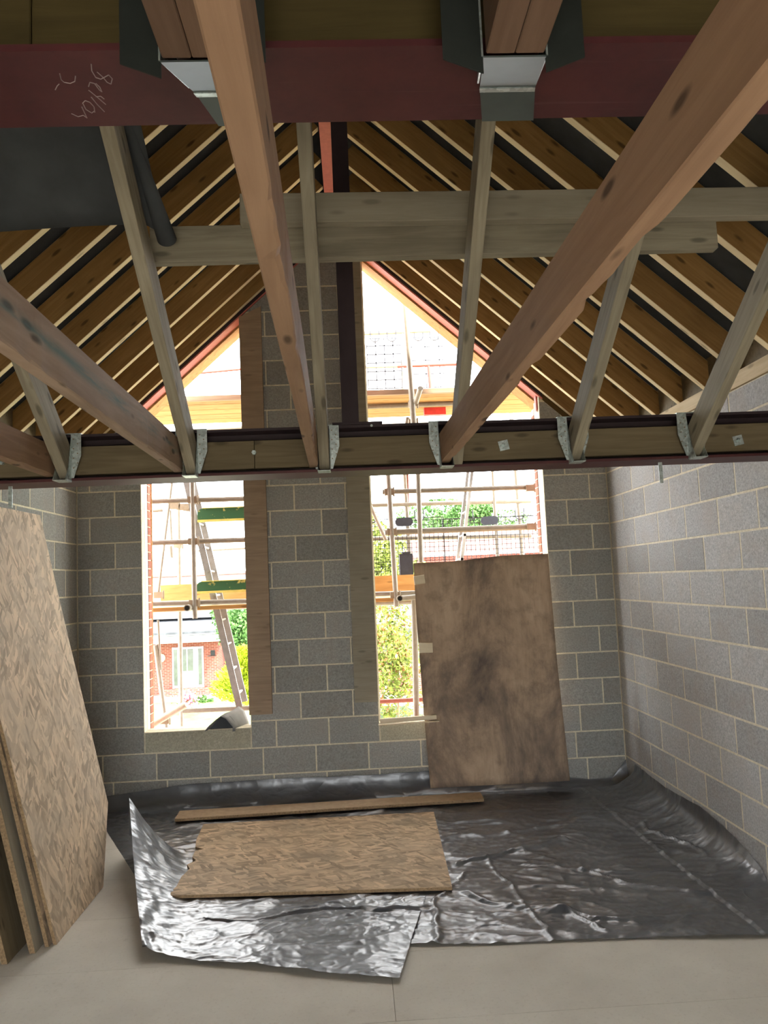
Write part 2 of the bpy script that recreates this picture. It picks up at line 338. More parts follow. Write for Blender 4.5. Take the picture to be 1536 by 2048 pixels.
for r in range(0, 23):
    z0 = C0+RC*r; z1 = z0+RC
    if r < 2: run(XL, XR, (.15 if r == 0 else .063), z0, z1, 'block', wall_back, D); continue
    odd = r % 2
    for (x0, x1, a, b), (po, pe) in zip(gable_regions()[:3], [(-2.065, -2.28), (-.505, -.27), (2.128, 1.914)]):
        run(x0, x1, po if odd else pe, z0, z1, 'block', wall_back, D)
    if r == 2:
        lay(-1.835, -.935, z0, .635, 'cutblock', wall_back, D); lay(.165, .6, z0, .617, 'cutblock', wall_back, D)
        run(.6, 1.715, .6, z0, .617, 'block', wall_back, D)
# ---- side walls
def side_wall(name, x, sgn, mat, y0, phs, step):
    w = MB().box((x+sgn*.0018, -2.6, 0), (x+sgn*.12, 7.07, 2.872)).build(name, M['mortar']); tag(w, kind='structure')
    for r in range(13):
        z0 = C0+RC*r; z1 = min(z0+RC, 2.872); ph = phs[r % 2]; n = 0; ys = [D-.002]
        yy = ph
        while yy > y0:
            if yy < D-.05: ys.append(yy)
            yy -= step
        for a, b in zip(ys, ys[1:]):
            JV = .0085; L = a-b-2*JV; H = z1-z0-2*J; me = block_mesh((mat, 'side', round(L, 3), round(H, 3)), [(0, 0), (L, 0), (L, H), (0, H)], .05, .0016)
            if not me.materials: me.materials.append(M[mat])
            o = bpy.data.objects.new('block', me); COL.objects.link(o); o.parent = w
            # local +y points away from the room, local x along the wall
            if sgn > 0: o.matrix_local = Matrix.Translation((x, a-JV, z0+J)) @ Matrix.Rotation(-math.pi/2, 4, 'Z')
            else: o.matrix_local = Matrix.Translation((x, b+JV, z0+J)) @ Matrix.Rotation(math.pi/2, 4, 'Z')
            o.location.x += random.uniform(-.0006, .0006)
    return w
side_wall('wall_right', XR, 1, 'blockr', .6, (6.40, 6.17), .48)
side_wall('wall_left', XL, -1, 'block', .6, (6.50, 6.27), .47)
# ---- rear wall (behind the camera): unseen opening, its size tuned for daylight fill, masonry above
rw = MB(); rw.box((XL, -2.6, 0), (-1.25, -2.5, 1.9)); rw.box((1.25, -2.6, 0), (XR, -2.5, 1.9)); p = [(XL, 1.85), (XR, 1.85), (XR, 3.17), (-.06, 5.29), (XL, 3.17)]
rw.prism([(a, -2.6, b) for a, b in p], (0, .1, 0)); tag(rw.build('wall_rear', M['block']), kind='structure')
# ---- floor
fl = MB().box((XL-.12, -2.6, -.25), (XR+.12, 7.07, -.022)).build('floor', M['olive']); tag(fl, kind='structure')
for i in range(16):
    y1 = 6.99-.6*i; y0 = y1-.6; ph = .10 if i % 2 == 1 else -.3
    if y1 > D: y1 = D
    xs = [XL]+[x for x in (ph-2.4, ph, ph+2.4) if XL+.1 < x < XR-.1]+[XR]
    for a, b in zip(xs, xs[1:]):
        link('floor_panel', MB().box((a+.001, max(y0, -2.5)+.001, -.022), (b-.001, y1-.001, 0)).build('t', M['floor']).data, None, fl)
for o in list(bpy.data.objects):
    if o.name.split('.')[0] == 't': bpy.data.objects.remove(o)
# ---- roof deck (dark underlay seen between the rafters)
KD = 5.295
deck = MB()
for s in (1, -1):
    x1 = -.06+s*2.62; a = (-.06, KD); b = (x1, KD-.9*2.62)
    deck.prism([(a[0], -2.6, a[1]), (b[0], -2.6, b[1]), (b[0], -2.6, b[1]+.04), (a[0], -2.6, a[1]+.04)], (0, 9.78, 0))
tag(deck.build('ceiling', M['felt']), kind='structure')
# eaves boards added to shut out light between the wall tops and the deck
for n_, xa, xb in ((2, XR+.02, XR+.12), (3, XL-.12, XL-.02)):
    tag(MB().box((xa, -2.6, 2.872), (xb, 7.07, 3.24)).build('trim_%d' % n_, M['olive']), kind='structure')
# ---- outer brick leaf with the bricks of the two visible window jambs
ol = MB()
def op(x0, x1, z0, k=KW):
    p = [(x0, z0), (x1, z0), (x1, 9), (x0, 9)]; p = clip(p, .9, 1, k-.054); p = clip(p, -.9, 1, k+.054); return p
for x0, x1, z0, z1 in [(XL-.3, -1.955, -3, 9), (-.90, .13, -3, 9), (1.83, XR+.3, -3, 9), (-1.955, -.90, -3, .60), (.13, 1.83, -3, .59)]:
    p = [(x0, z0), (x1, z0), (x1, z1), (x0, z1)]; p = clip(p, .9, 1, KD-.054); p = clip(p, -.9, 1, KD+.054)
    ol.prism([(a, 6.965, b) for a, b in p], (0, .1025, 0))
outer = ol.build('trim_1', M['brickwall']); tag(outer, kind='structure')
mo = MB()
for (xa, xb, dr) in ((-1.955, -1.832, 1), (1.83, 1.712, -1)):
    top = zs((xa+xb)/2, KW)-.02; r = 0; z = .61
    mo.box((xa, 6.969, .60), (xb-dr*.004, 7.062, top))
    while z+.065 < top:
        b = MB().box((xa+dr*(.005 if r % 2 else .0), 6.965, z), (xb, 7.0675, z+.065))
        o = b.build('brick', M['brick'], outer); r += 1; z += .075
link('mortar_backing', mo.build('u', M['mortar']).data, None, outer); bpy.data.objects.remove(bpy.data.objects['u'])
# cavity closers round the windows
def closer(n, x0, x1, z0):
    f = MB(); w = .034
    for a, b in ((x0, x0+w), (x1-w, x1)):
        p = [(a, z0), (b, z0), (b, 9), (a, 9)]; p = clip(p, .9, 1, KW-.054); p = clip(p, -.9, 1, KW+.054); f.prism([(c, 6.87, d) for c, d in p], (0, .092, 0))
    f.box((x0+w, 6.87, z0), (x1-w, 6.962, z0+w)); o = f.build('window_%d' % n, M['closer']); tag(o, kind='structure')
closer(1, -1.870, -.915, .60); closer(2, .145, 1.752, .585)

# ================================================================== ROOF TIMBERS
def ord_(i): return ['nearest the gable wall', 'second from the gable wall', 'third from the gable wall', 'fourth from the gable wall', 'fifth from the gable wall', 'sixth from the gable wall', 'seventh from the gable wall', 'eighth from the gable wall', 'ninth from the gable wall', 'tenth from the gable wall, nearest the camera'][i]
RY = [6.70, 6.35, 5.95, 5.55, 5.14, 4.74, 4.33, 3.93, 3.48, 3.07]
SL = Vector((1, 0, -.9)).normalized()
for s, side in ((-1, 'left'), (1, 'right')):
    for i, y in enumerate(RY):
        x0, x1 = -.06+s*.072, s*2.42-.06
        d = Vector((s, 0, -.9)).normalized(); nrm = Vector((s*.9, 0, 1)).normalized()
        a = Vector((x0, y+.024, zs(x0))); b = Vector((x1, y+.024, zs(x1)))
        o = beam('rafter', a, b, .047, .147, M['rafter'], up=nrm, edge=M['raflit'])
        tag(o, 'orange-brown roof rafter on the %s slope, %s' % (side, ord_(i)), 'rafter', 'rafters of the gable roof')
# wall plates
o = beam('wall_plate', (2.325, -2.5, 2.875), (2.325, 5.56, 2.875), .09, .09, M['pale']); tag(o, 'long pale timber wall plate lying on top of the right block wall', 'timber')
o = beam('wall_plate', (2.325, 5.565, 2.875), (2.325, 6.76, 2.875), .09, .09, M['pale']); tag(o, 'short pale wall plate on the right wall where it meets the gable wall', 'timber')
o = beam('wall_plate', (-2.425, -2.5, 2.875), (-2.425, 6.76, 2.875), .09, .09, M['pale']); tag(o, 'pale timber wall plate lying on top of the left block wall', 'timber')
# raking steels + soffit timbers at the gable
for s, side in ((-1, 'left'), (1, 'right')):
    e = empty('raking_steel', (s*1.2, 6.83, zs(s*1.2))); xs = s*1.9 if s > 0 else -2.0
    def pr(k0, k1, y0, y1, xa, xb):
        return MB().prism([(xa, y0, zs(xa, k0)), (xb, y0, zs(xb, k0)), (xb, y0, zs(xb, k1)), (xa, y0, zs(xa, k1))], (0, y1-y0, 0))
    pr(5.03, 5.045, 6.755, 6.895, -.06, xs if s < 0 else 1.75).build('bottom_flange', M['pink'], e)
    pr(5.045, 5.28, 6.752, 6.772, -.06, xs if s < 0 else 1.75).build('web', M['darksteel'], e)
    tag(e, 'red-primed steel beam raking down the %s side of the gable above the window' % side, 'beam')
    o = pr(5.008, 5.25, 6.90, 7.12, -.06+s*.03, s*2.3-.06).build('soffit_board', M['scafboard']); tag(o, 'brown timber soffit board following the %s roof slope outside the gable' % side, 'board')
o = MB().prism([(1.700, 6.80, zs(1.70, 5.03)), (1.75, 6.80, zs(1.75, 5.03)), (1.75, 6.80, 3.36), (1.700, 6.80, 3.30)], (0, .06, 0)).build('end_plate', M['pink'], e)
# vertical boards on the central pier
o = MB().prism([(-.940, 6.717, .745), (-.745, 6.717, .745), (-.745, 6.717, 4.32), (-.940, 6.717, 4.225)], (0, .044, 0)).build('pier_board', M['boardl'])
tag(o, 'tall vertical timber board fixed to the left edge of the central block pier', 'board')
for b in (o,): pass
o = MB().prism([(-.040, 6.717, .805), (.160, 6.717, .805), (.160, 6.717, 4.78), (-.040, 6.717, 4.9)], (0, .044, 0)).build('pier_board', M['board'])
tag(o, 'tall vertical timber board fixed to the right edge of the central block pier', 'board')
# ridge beam and its post
e = empty('ridge_beam', (-.06, 5.2, 5.0))
MB().box((-.125, 3.5, 4.975), (.005, 6.77, 4.99)).build('bottom_flange', M['pink'], e); MB().box((-.068, 3.5, 4.99), (-.055, 6.77, 5.16)).build('web', M['red'], e)
tag(e, 'red steel ridge beam running to the gable apex behind the steel post', 'beam')
e = empty('steel_post', (.008, 3.55, 2.552)); MB().box((-.030, 3.50, 2.564), (.048, 3.60, 4.973)).build('shaft', M['darksteel'], e)
MB().box((-.075, 3.49, 2.5525), (.155, 3.68, 2.564)).build('base_plate', M['darksteel'], e)
tag(e, 'dark steel post standing on the cross beam and holding up the ridge', 'post')

# ================================================================== CROSS BEAM
e = empty('cross_beam', (0, 3.6, 2.34))
MB().box((XL+.003, 3.50, 2.340), (XR-.003, 3.70, 2.352)).build('bottom_flange', M['red'], e)
MB().box((XL+.003, 3.50, 2.540), (XR-.003, 3.70, 2.552)).build('top_flange', M['darksteel'], e)
MB().box((XL+.003, 3.595, 2.352), (XR-.003, 3.605, 2.540)).build('web', M['darksteel'], e)
for x0, x1 in ((XL+.003, -.44), (-.438, 1.02), (1.022, XR-.003)): beam('packing_timber', (x0, 3.555, 2.371), (x1, 3.555, 2.371), .05, .130, M['olive'], e)
for x, z, pl in ((-.439, 2.444, 0), (.719, 2.437, 1), (1.835, 2.421, 1), (-1.578, 2.439, 0)):
    b = MB(); b.tube((x, 3.532, z), (x, 3.512, z), .011, 6); b.tube((x, 3.53, z), (x, 3.500, z), .006, 8); nut = b.build('bolt', M['galv'], e)
    if pl:
        w = MB(); c = .025; a = .2; w.prism([(x+c*math.cos(t*math.pi/2+a+math.pi/4)*1.3, 3.531, z+c*math.sin(t*math.pi/2+a+math.pi/4)*1.3) for t in range(4)], (0, -.004, 0)).build('washer_plate', M['galv'], e)
MB().tube((.105, 3.53, 2.546), (.105, 3.495, 2.546), .006, 8).build('bolt', M['galv'], e)
tag(e, 'long steel cross beam with timber packed in its web, spanning above mid room', 'beam')
# front rafters
FR = [(-1.285, 'far left rafter of the near slope, over the leaning boards'), (-.719, 'second near-slope rafter from the left, beside the grey felt'),
      (-.118, 'near-slope rafter rising in front of the steel post'), (.492, 'near-slope rafter rising to the right-hand folded hanger'),
      (1.04, 'near-slope rafter half hidden by the big right joist'), (1.605, 'rightmost near-slope rafter above the right block wall')]
TZ = .84
for i, (x, lb) in enumerate(FR):
    dx = (-.02, -.02, .02, .0, .10, .12)[i]; ye = max(1.40, 3.505-(5.295-.9*abs(x+.06)-.22-2.343)/TZ)
    o = beam('rafter', (x, 3.49, 2.348), (x+dx, ye, 2.348+TZ*(3.49-ye)), .047, .120, M['rafter2'], up=(0, TZ, 1))
    tag(o, 'weathered grey ' + lb, 'rafter', 'rafters between cross beam and front steel')
# joist hangers on the cross beam
def hanger(x, wing, lb):
    e = empty('joist_hanger', (x, 3.5, 2.335)); t = .0025; y = 3.497
    MB().box((x-.028, 3.42, 2.333), (x+.028, y, 2.336)).build('seat', M['galv'], e)
    for s in (-1, 1):
        xa = x+s*.0265
        MB().prism([(xa, y, 2.336), (xa, 3.42, 2.336), (xa, 3.46, 2.40), (xa, y, 2.55)], (s*t, 0, 0)).build('cheek', M['galv'], e)
        xo = xa+s*.045
        w = MB().prism([(xa, y-t, 2.556), (xo, y-t, 2.556), (xo, y-t, 2.455), (xo-s*.018, y-t, 2.40), (xa+s*.012, y-t, 2.352), (xa, y-t, 2.352)], (0, t, 0)).build('wing', M['galv'], e)
        nl = MB()
        for k in range(7): nl.tube((xa+s*(.012+.018*(k % 2)), y-t-.003, 2.53-.022*k), (xa+s*(.012+.018*(k % 2)), y-t, 2.53-.022*k), .0032, 6)
        tag(nl.build('nail_heads', M['clip'], w), kind='stuff')
    MB().box((x-.07, 3.49, 2.5525), (x+.07, 3.60, 2.556)).build('top_strap', M['galv'], e)
    tag(e, lb, 'bracket', 'joist hangers on the cross beam')
for x, lb in ((-1.285, 'galvanised hanger under the far left near-slope rafter'), (-.719, 'galvanised hanger above the left window, left of the pier'), (-.118, 'galvanised hanger in front of the central pier'),
              (.4395, 'galvanised hanger beside the big right joist'), (1.04, 'galvanised hanger second from the right, right of a square washer plate'), (1.605, 'rightmost galvanised hanger, in front of the right wall')):
    hanger(x, 0, lb)
# ceiling joists
JS = [((-1.345, 3.49), (-1.328, -2.3), 'joist', 'leftmost ceiling joist, cut off by the left edge of the photo'),
      ((-.776, 3.49), (-.640, -2.3), 'joist_s', 'pinkish ceiling joist with a blue-green stain, lower left'),
      ((-.166, 3.49), (-.040, -2.3), 'joist', 'long ceiling joist passing under the front steel near the centre'),
      ((.436, 3.49), (.527, -2.3), 'joist', 'big ceiling joist sweeping up to the top right corner')]
for i, ((x0, y0), (x1, y1), mt, lb) in enumerate(JS):
    o = beam('ceiling_joist', (x0, y0, 2.360), (x1, y1, 2.360), .042, .138, M[mt], seg=120, wane=.012, seed=i*5+2)
    tag(o, 'rough sawn ' + lb, 'joist', 'ceiling joists')
# two horizontal timbers lying on the near slope
o = beam('cross_timber', (-.73, 2.885, 3.075), (1.475, 2.885, 3.075), .047, .14, M['rafter2']); tag(o, 'dark horizontal timber behind the rafters, lower of the two', 'timber')
o = beam('cross_timber', (-.375, 2.80, 3.180), (2.02, 2.80, 3.158), .047, .115, M['board']); tag(o, 'paler horizontal timber behind the rafters, upper of the two, running to the right', 'timber')
# grey felt between the two left rafters with a curled corner
NU, NV = 40, 24; v = []; f = []
def fz(y): return 2.36+TZ*(3.5-y)+.185
for j in range(NV+1):
    for i in range(NU+1):
        u = i/NU; t = j/NV; y = 2.80-1.55*t-.05*u*(1-t); x = -.635-.05*t
        xl = max(-2.36, -.06-(5.295-.06-fz(y))/.9); x = xl+u*(x-xl)
        z = fz(y)+.01*noise.noise(Vector((x*2, y*3, 1)))
        cu = max(0, (u-.955)/.045)*max(0, 1-t/.45); x += .0; 
        if cu > 0: z += -.03*math.sin(cu*math.pi)+.02*cu; x -= .02*cu
        v.append((x, y, z))
for j in range(NV):
    for i in range(NU): a = j*(NU+1)+i; f.append((a, a+1, a+NU+2, a+NU+1))
me = pyd('felt', v, f, True); e = link('roofing_felt', me, M['felt']); md = e.modifiers.new('s', 'SOLIDIFY'); md.thickness = .003
tag(e, 'dark grey roofing felt sheet stretched over the rafters, upper left', 'felt')
cv = []; cf = []
for i in range(17):
    for j in range(13):
        t = j/12; y = 2.79-1.5*t; r = .033-.024*min(1, t*4.5); an = math.pi*(1-i/16*1.12); xc = -.628-.062*min(1, t*4)+r*0-.02
        cv.append((xc+r*math.cos(an), y, fz(y)-.012-r*math.sin(an)*.8))
for i in range(16):
    for j in range(12): a = i*13+j; cf.append((a, a+1, a+14, a+13))
cm = link('curled_edge', pyd('curl', cv, cf, True), M['felt'], e); md = cm.modifiers.new('s', 'SOLIDIFY'); md.thickness = .003

# ================================================================== FRONT STEEL (top of picture)
e = empty('front_steel', (0, 1.27, 2.69))
MB().box((XL+.003, 1.170, 2.690), (XR-.003, 1.373, 2.702)).build('bottom_flange', M['red'], e)
MB().box((XL+.003, 1.170, 2.93), (XR-.003, 1.373, 2.942)).build('top_flange', M['red'], e)
MB().box((XL+.003, 1.265, 2.702), (XR-.003, 1.278, 2.93)).build('web', M['red'], e)
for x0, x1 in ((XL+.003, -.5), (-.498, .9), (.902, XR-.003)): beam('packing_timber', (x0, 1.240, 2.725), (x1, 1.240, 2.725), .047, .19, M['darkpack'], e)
tag(e, 'dark red steel beam with chalk writing across the top of the room', 'beam')
def PZ(x, y, z): d = ray(x, y); return d*((z-CAMH)/d.z)+Vector((0, 0, CAMH))
strokes = [[(700,490),(705,545),(735,595),(775,608),(835,575),(862,605),(852,645),(822,632),(790,592),(745,552)], [(680,665),(690,632),(725,640),(762,690),(782,705),(765,668),(735,640)],
           [(680,692),(742,742),(812,802)], [(700,745),(745,800),(802,858)], [(728,862),(722,820),(690,785),(655,772),(635,792),(660,840),(705,868),(728,850)],
           [(628,820),(650,868),(668,906),(640,885),(600,896),(548,872)], [(735,742),(772,738),(800,760)], [(458,565),(470,612),(492,632),(540,640),(575,625),(580,583)], [(425,690),(440,660),(455,645)]]
cm_ = MB()
for st in strokes:
    pts = [PZ(a/3.84, b/3.84, 2.6898) for a, b in st]
    for p, q_ in zip(pts, pts[1:]): cm_.tube(p, q_, .0009, 6)
tag(cm_.build('chalk_writing', M['chalk'], e))
# doubled joists in folded hangers
def big_hanger(x0, x1, lb, lb2):
    z = 2.632; e = empty('doubled_joist', ((x0+x1)/2, 0, z)); w = (x1-x0)/2
    for k in range(2):
        xc = x0+w*(k+.5); beam('joist_ply', (xc, 1.112, z), (xc+.01, -2.3, z), w-.001, .195, M['dbl'], e)
    tag(e, lb2, 'joist')
    h = empty('folded_hanger', ((x0+x1)/2, 1.2, 2.63)); a, b = x0-.003, x1+.003; d = .022
    def plate(p, q_, t=.003):      # p, q_: (xl, xr, y, z)
        v = [(p[0], p[2], p[3]), (p[1], p[2], p[3]), (q_[1], q_[2], q_[3]), (q_[0], q_[2], q_[3])]; return MB().prism(v, (0, 0, -t))
    plate((a, b, 1.114, 2.631), (a+d, b+d, 1.268, 2.684)).build('seat', M['galvs'], h)
    plate((a+d, b+d, 1.268, 2.684), (a+d*2, b+d*2, 1.374, 2.6895)).build('lower_strap', M['galvs'], h)
    bend = plate((a+d*.93, b+d*.93, 1.262, 2.681), (a+d*1.05, b+d*1.05, 1.277, 2.684), .0045); bend.build('fold_edge', M['galv'], h)
    for s, xa in ((-1, a), (1, b)):
        MB().prism([(xa, 1.114, 2.631), (xa+d*.8, 1.250, 2.678), (xa+d*.3, 1.165, 2.688), (xa, 1.114, 2.80)], (s*.003, 0, 0)).build('cheek', M['galv'], h)
        xo = xa+s*.062
        MB().prism([(xa, 1.118, 2.606), (xo, 1.118, 2.630), (xo, 1.118, 2.95), (xa, 1.118, 2.95)], (0, .003, 0)).build('wing', M['darkgalv'], h)
    tag(h, lb, 'bracket', 'folded hangers under the front steel')
big_hanger(-.261, -.170, 'left folded galvanised hanger under the red front steel', 'doubled joist in the left folded hanger, at the top edge left of centre')
big_hanger(.233, .325, 'right folded galvanised hanger under the red front steel', 'doubled joist in the right folded hanger, at the top edge right of centre')
# hanging restraint straps
for x, lb in ((-1.573, 'left'), (1.482, 'right')):
    o = MB().box((x-.009, 3.598, 2.24), (x+.009, 3.601, 2.34)).build('restraint_strap', M['galv']); tag(o, 'small metal strap hanging below the cross beam at the far %s' % lb, 'strap')

# ================================================================== BOARDS AND SHEETS IN THE ROOM
def sheet(name, poly, n, th, mat, label, cat='board', group=None, edge=None):
    """flat sheet with its own local frame: poly given as world points on the visible face, n = outward normal"""
    P0 = Vector(poly[0]); n = Vector(n).normalized(); x = (Vector(poly[1])-P0); x = (x-n*x.dot(n)).normalized(); y = n.cross(x)
    mw = Matrix((x, y, n)).transposed().to_4x4(); mw.translation = P0; inv = mw.inverted()
    loc = [inv @ Vector(p) for p in poly]; loc = [Vector((p.x, p.y, 0)) for p in loc]; k = len(loc)
    v = loc+[p-Vector((0, 0, th)) for p in loc]; f = [tuple(range(k)), tuple(range(k, 2*k))[::-1]]+[(i, i+k, (i+1) % k+k, (i+1) % k) for i in range(k)]
    me = pyd(name, v, f); me.materials.append(mat); me.materials.append(edge or M['osbedge'])
    for i, p in enumerate(me.polygons): p.material_index = 0 if i < 2 else 1
    bm = bmesh.new(); bm.from_mesh(me); bmesh.ops.recalc_face_normals(bm, faces=bm.faces); bm.to_mesh(me); bm.free()
    o = link(name, me, None, None, mw); return tag(o, label, cat, group)
def rough_edge(a, b, n, amp, seed):
    a = Vector(a); b = Vector(b); d = (b-a); out = []
    for i in range(n): t = i/n; out.append(a+d*t+Vector((noise.noise(Vector((t*9, seed, 0)))*amp, noise.noise(Vector((t*9, seed, 5)))*amp, 0)))
    return out
# leaning sheets, front one first
ln = Vector((2.37, 0, .46)).normalized()
def LP(y, z, off=0): return Vector((-1.64-.46*z/2.37, y, z))-ln*off
front = [LP(4.305, 0), LP(5.06, .006), LP(5.11, .06), LP(5.425, .42), LP(5.40, .8), LP(5.255, 2.372), LP(4.03, 2.366), LP(4.17, 1.25), LP(4.21, 1.03)]
front = [LP(4.305, 0), LP(4.19, 1.03), LP(4.12, 1.6), LP(4.04, 2.366), LP(5.255, 2.372), LP(5.31, 1.6), LP(5.39, .8), LP(5.425, .42), LP(5.11, .06), LP(5.06, .006)]
sheet('leaning_sheet', front, ln, .018, M['osb'], 'big strand board sheet leaning on the left wall, frontmost of the stack', 'board', 'sheets leaning on the left wall')
lab = ['strand board sheet leaning directly behind the frontmost one', 'dark-edged board standing third in the stack against the left wall', 'board standing fourth in the leaning stack, at the left edge', 'rearmost leaning board, nearest the left wall']
offs = [(.032, 4.285, .02, 'osb'), (.075, 4.22, .03, 'board'), (.17, 4.12, .03, 'olive'), (.235, 4.17, .035, 'board')]
for (of, y0, th, mt), lb in zip(offs, lab):
    # plane parallel to the front sheet, foot on the floor
    s = of/ln.x; sh = Vector((-s, 0, 0)); hh = 2.30 if of < .2 else 2.1
    pts = [LP(y0, 0)+sh, LP(y0-.2, hh)+sh, LP(5.1, hh)+sh, LP(5.05, 0)+sh]
    sheet('leaning_sheet', pts, ln, th, M[mt], lb, 'board', 'sheets leaning on the left wall')
# knot mark on the front sheet
# strand board on the floor
pts = rough_edge((-1.172, 4.759, .045), (-1.232, 6.115, .045), 14, .03, 3)+[Vector((-1.232, 6.115, .045)), Vector((.539, 6.106, .045)), Vector((.496, 4.636, .045))]
pts = [Vector((.496, 4.636, .045)), Vector((-1.172, 4.759, .045))]+[Vector((-1.150, 4.90, .045)), Vector((-1.155, 5.05, .045)), Vector((-1.13, 5.18, .045)), Vector((-1.165, 5.26, .045)), Vector((-1.12, 5.33, .045)), Vector((-1.16, 5.40, .045)), Vector((-1.165, 5.52, .045)), Vector((-1.11, 5.545, .045)), Vector((-1.18, 5.60, .045)), Vector((-1.205, 5.75, .045)), Vector((-1.215, 5.95, .045)), Vector((-1.225, 6.115, .045)), Vector((.539, 6.106, .045))]
pts = [pts[i] for i in [1, 0, -1]]+pts[2:-1][::-1]
sheet('floor_sheet', pts, (0, 0, 1), .018, M['osb2'], 'strand board sheet with a broken left edge lying on the black plastic', 'board')
pts = [(-1.478, 6.272, .05), (.971, 6.362, .05), (.974, 6.56, .05), (-1.487, 6.49, .05)]
sheet('floor_plank', pts, (0, 0, 1), .022, M['cream'], 'narrow light plank lying on the plastic behind the strand board', 'plank')
# stained plywood leaning over the right window
def lerp_poly(tab, t):
    for (a, xa), (b, xb) in zip(tab, tab[1:]):
        if a <= t <= b: return xa+(xb-xa)*(t-a)/(b-a)
    return tab[-1][1]
NU, NV = 28, 36; v = []; f = []
Lx = [(0, .566), (.35, .540), (.75, .52), (1, .517)]; Rx = [(0, 1.745), (.5, 1.712), (1, 1.706)]
for j in range(NV+1):
    t = j/NV
    for i in range(NU+1):
        u = i/NU; x = lerp_poly(Lx, t)*(1-u)+lerp_poly(Rx, t)*u
        top = 1.975+.004*u+(.03*max(0, min(1, (u-.3)/.35)))
        z0 = .09+.06*(1-u)*0+.0; z = z0+(top-z0)*t
        y = 6.615+.105*t+.012*math.sin(u*5+t*3)*(.3+t*.5)-.01*math.sin(u*math.pi); y = min(y, 6.748)
        v.append((x, y, z))
for j in range(NV):
    for i in range(NU): a = j*(NU+1)+i; f.append((a, a+1, a+NU+2, a+NU+1))
e = link('plywood_sheet', pyd('ply', v, f, True), M['ply']); md = e.modifiers.new('s', 'SOLIDIFY'); md.thickness = .009; md.offset = 1
tag(e, 'large stained brown plywood sheet leaning over the right window', 'board')
def stub(a, b, y, hh, lb, w=.03):
    p = Q(*a, y); r = Q(*b, y); d = (r-p).normalized()
    return tag(beam('batten', p-Vector((0, 0, hh/2)), r-Vector((0, 0, hh/2)), w, hh, M['palelit'], seg=14, wane=.01, seed=len(bpy.data.objects)), lb, 'batten', 'battens holding the plywood')
stub((829, 1161), (850, 1158), 6.66, .075, 'small pale batten end hooked over the plywood edge, upper one'); stub((838, 1296), (865, 1295), 6.64, .085, 'small pale batten end hooked over the plywood edge, middle one')
stub((760, 1442), (873, 1434), 6.605, .036, 'splintered pale batten lying along the right window sill, upper piece'); stub((757, 1450), (878, 1442), 6.60, .010, 'thin pale splinter of batten under the one on the right sill')

# ---- black polythene
def crease(p, a, b, w):
    a = Vector(a); b = Vector(b); d = b-a; t = max(0, min(1, (p-a).dot(d)/d.length_squared)); return math.exp(-((p-(a+d*t)).length/w)**2)
def ridged(x, y, s, sd): n = noise.noise(Vector((x*s, y*s, sd))); return (1-abs(n)*2.2)
CR = [((.55, 5.10), (1.40, 5.35), .02, .022), ((.25, 4.0), (.62, 4.95), .012, .012), ((.9, 4.0), (.78, 5.2), .010, .010), ((1.2, 4.1), (.6, 4.6), .014, .014), ((1.9, 4.4), (1.3, 4.9), .012, .014), ((2.1, 4.9), (2.0, 5.7), .012, .018),
      ((-.2, 6.25), (.9, 6.62), .02, .014), ((.7, 4.35), (1.5, 4.15), .015, .016), ((-.9, 4.5), (.4, 4.45), .018, .02), ((-1.0, 4.25), (.2, 3.95), .014, .012), ((1.0, 5.0), (2.2, 4.6), .016, .012), ((.5, 5.5), (1.9, 5.9), .03, .010)]
def wr(x, y):
    q = Vector((x, y)); wx = x+.12*noise.noise(Vector((x*2.3, y*2.3, 4))); wy = y+.12*noise.noise(Vector((x*2.3, y*2.3, 9)))
    h = .010*max(0, ridged(wx*.8, wy*1.5, 2.3, 3))**3+.006*max(0, ridged(wx*.7, wy*1.4, 5.5, 11))**3+.0035*max(0, ridged(wx, wy*1.2, 12, 21))**2+.0015*ridged(wx, wy, 27, 2)
    q = Vector((wx+.03*noise.noise(Vector((x*9, y*9, 1))), wy+.03*noise.noise(Vector((x*9, y*9, 6)))))
    for a, b, w, hh in CR: h += hh*crease(q, a, b, w)
    return .005+max(0, h)
def poly_sheet(name, F, B, nu, nv, zfun, label):
    def at(P, t):
        L = [0]
        for a, b in zip(P, P[1:]): L.append(L[-1]+math.dist(a, b))
        d = t*L[-1]
        for i in range(len(P)-1):
            if d <= L[i+1]+1e-9: k = (d-L[i])/(L[i+1]-L[i]); return (P[i][0]+(P[i+1][0]-P[i][0])*k, P[i][1]+(P[i+1][1]-P[i][1])*k)
        return P[-1]
    v = []; f = []
    for j in range(nv+1):
        for i in range(nu+1):
            u, t = i/nu, j/nv; a = at(F, u); b = at(B, u); x = a[0]+(b[0]-a[0])*t; y = a[1]+(b[1]-a[1])*t; v.append(zfun(x, y, u, t))
    for j in range(nv):
        for i in range(nu): a = j*(nu+1)+i; f.append((a, a+1, a+nu+2, a+nu+1))
    o = link(name, pyd(name, v, f, True), M['plastic']); return tag(o, label, 'sheet')
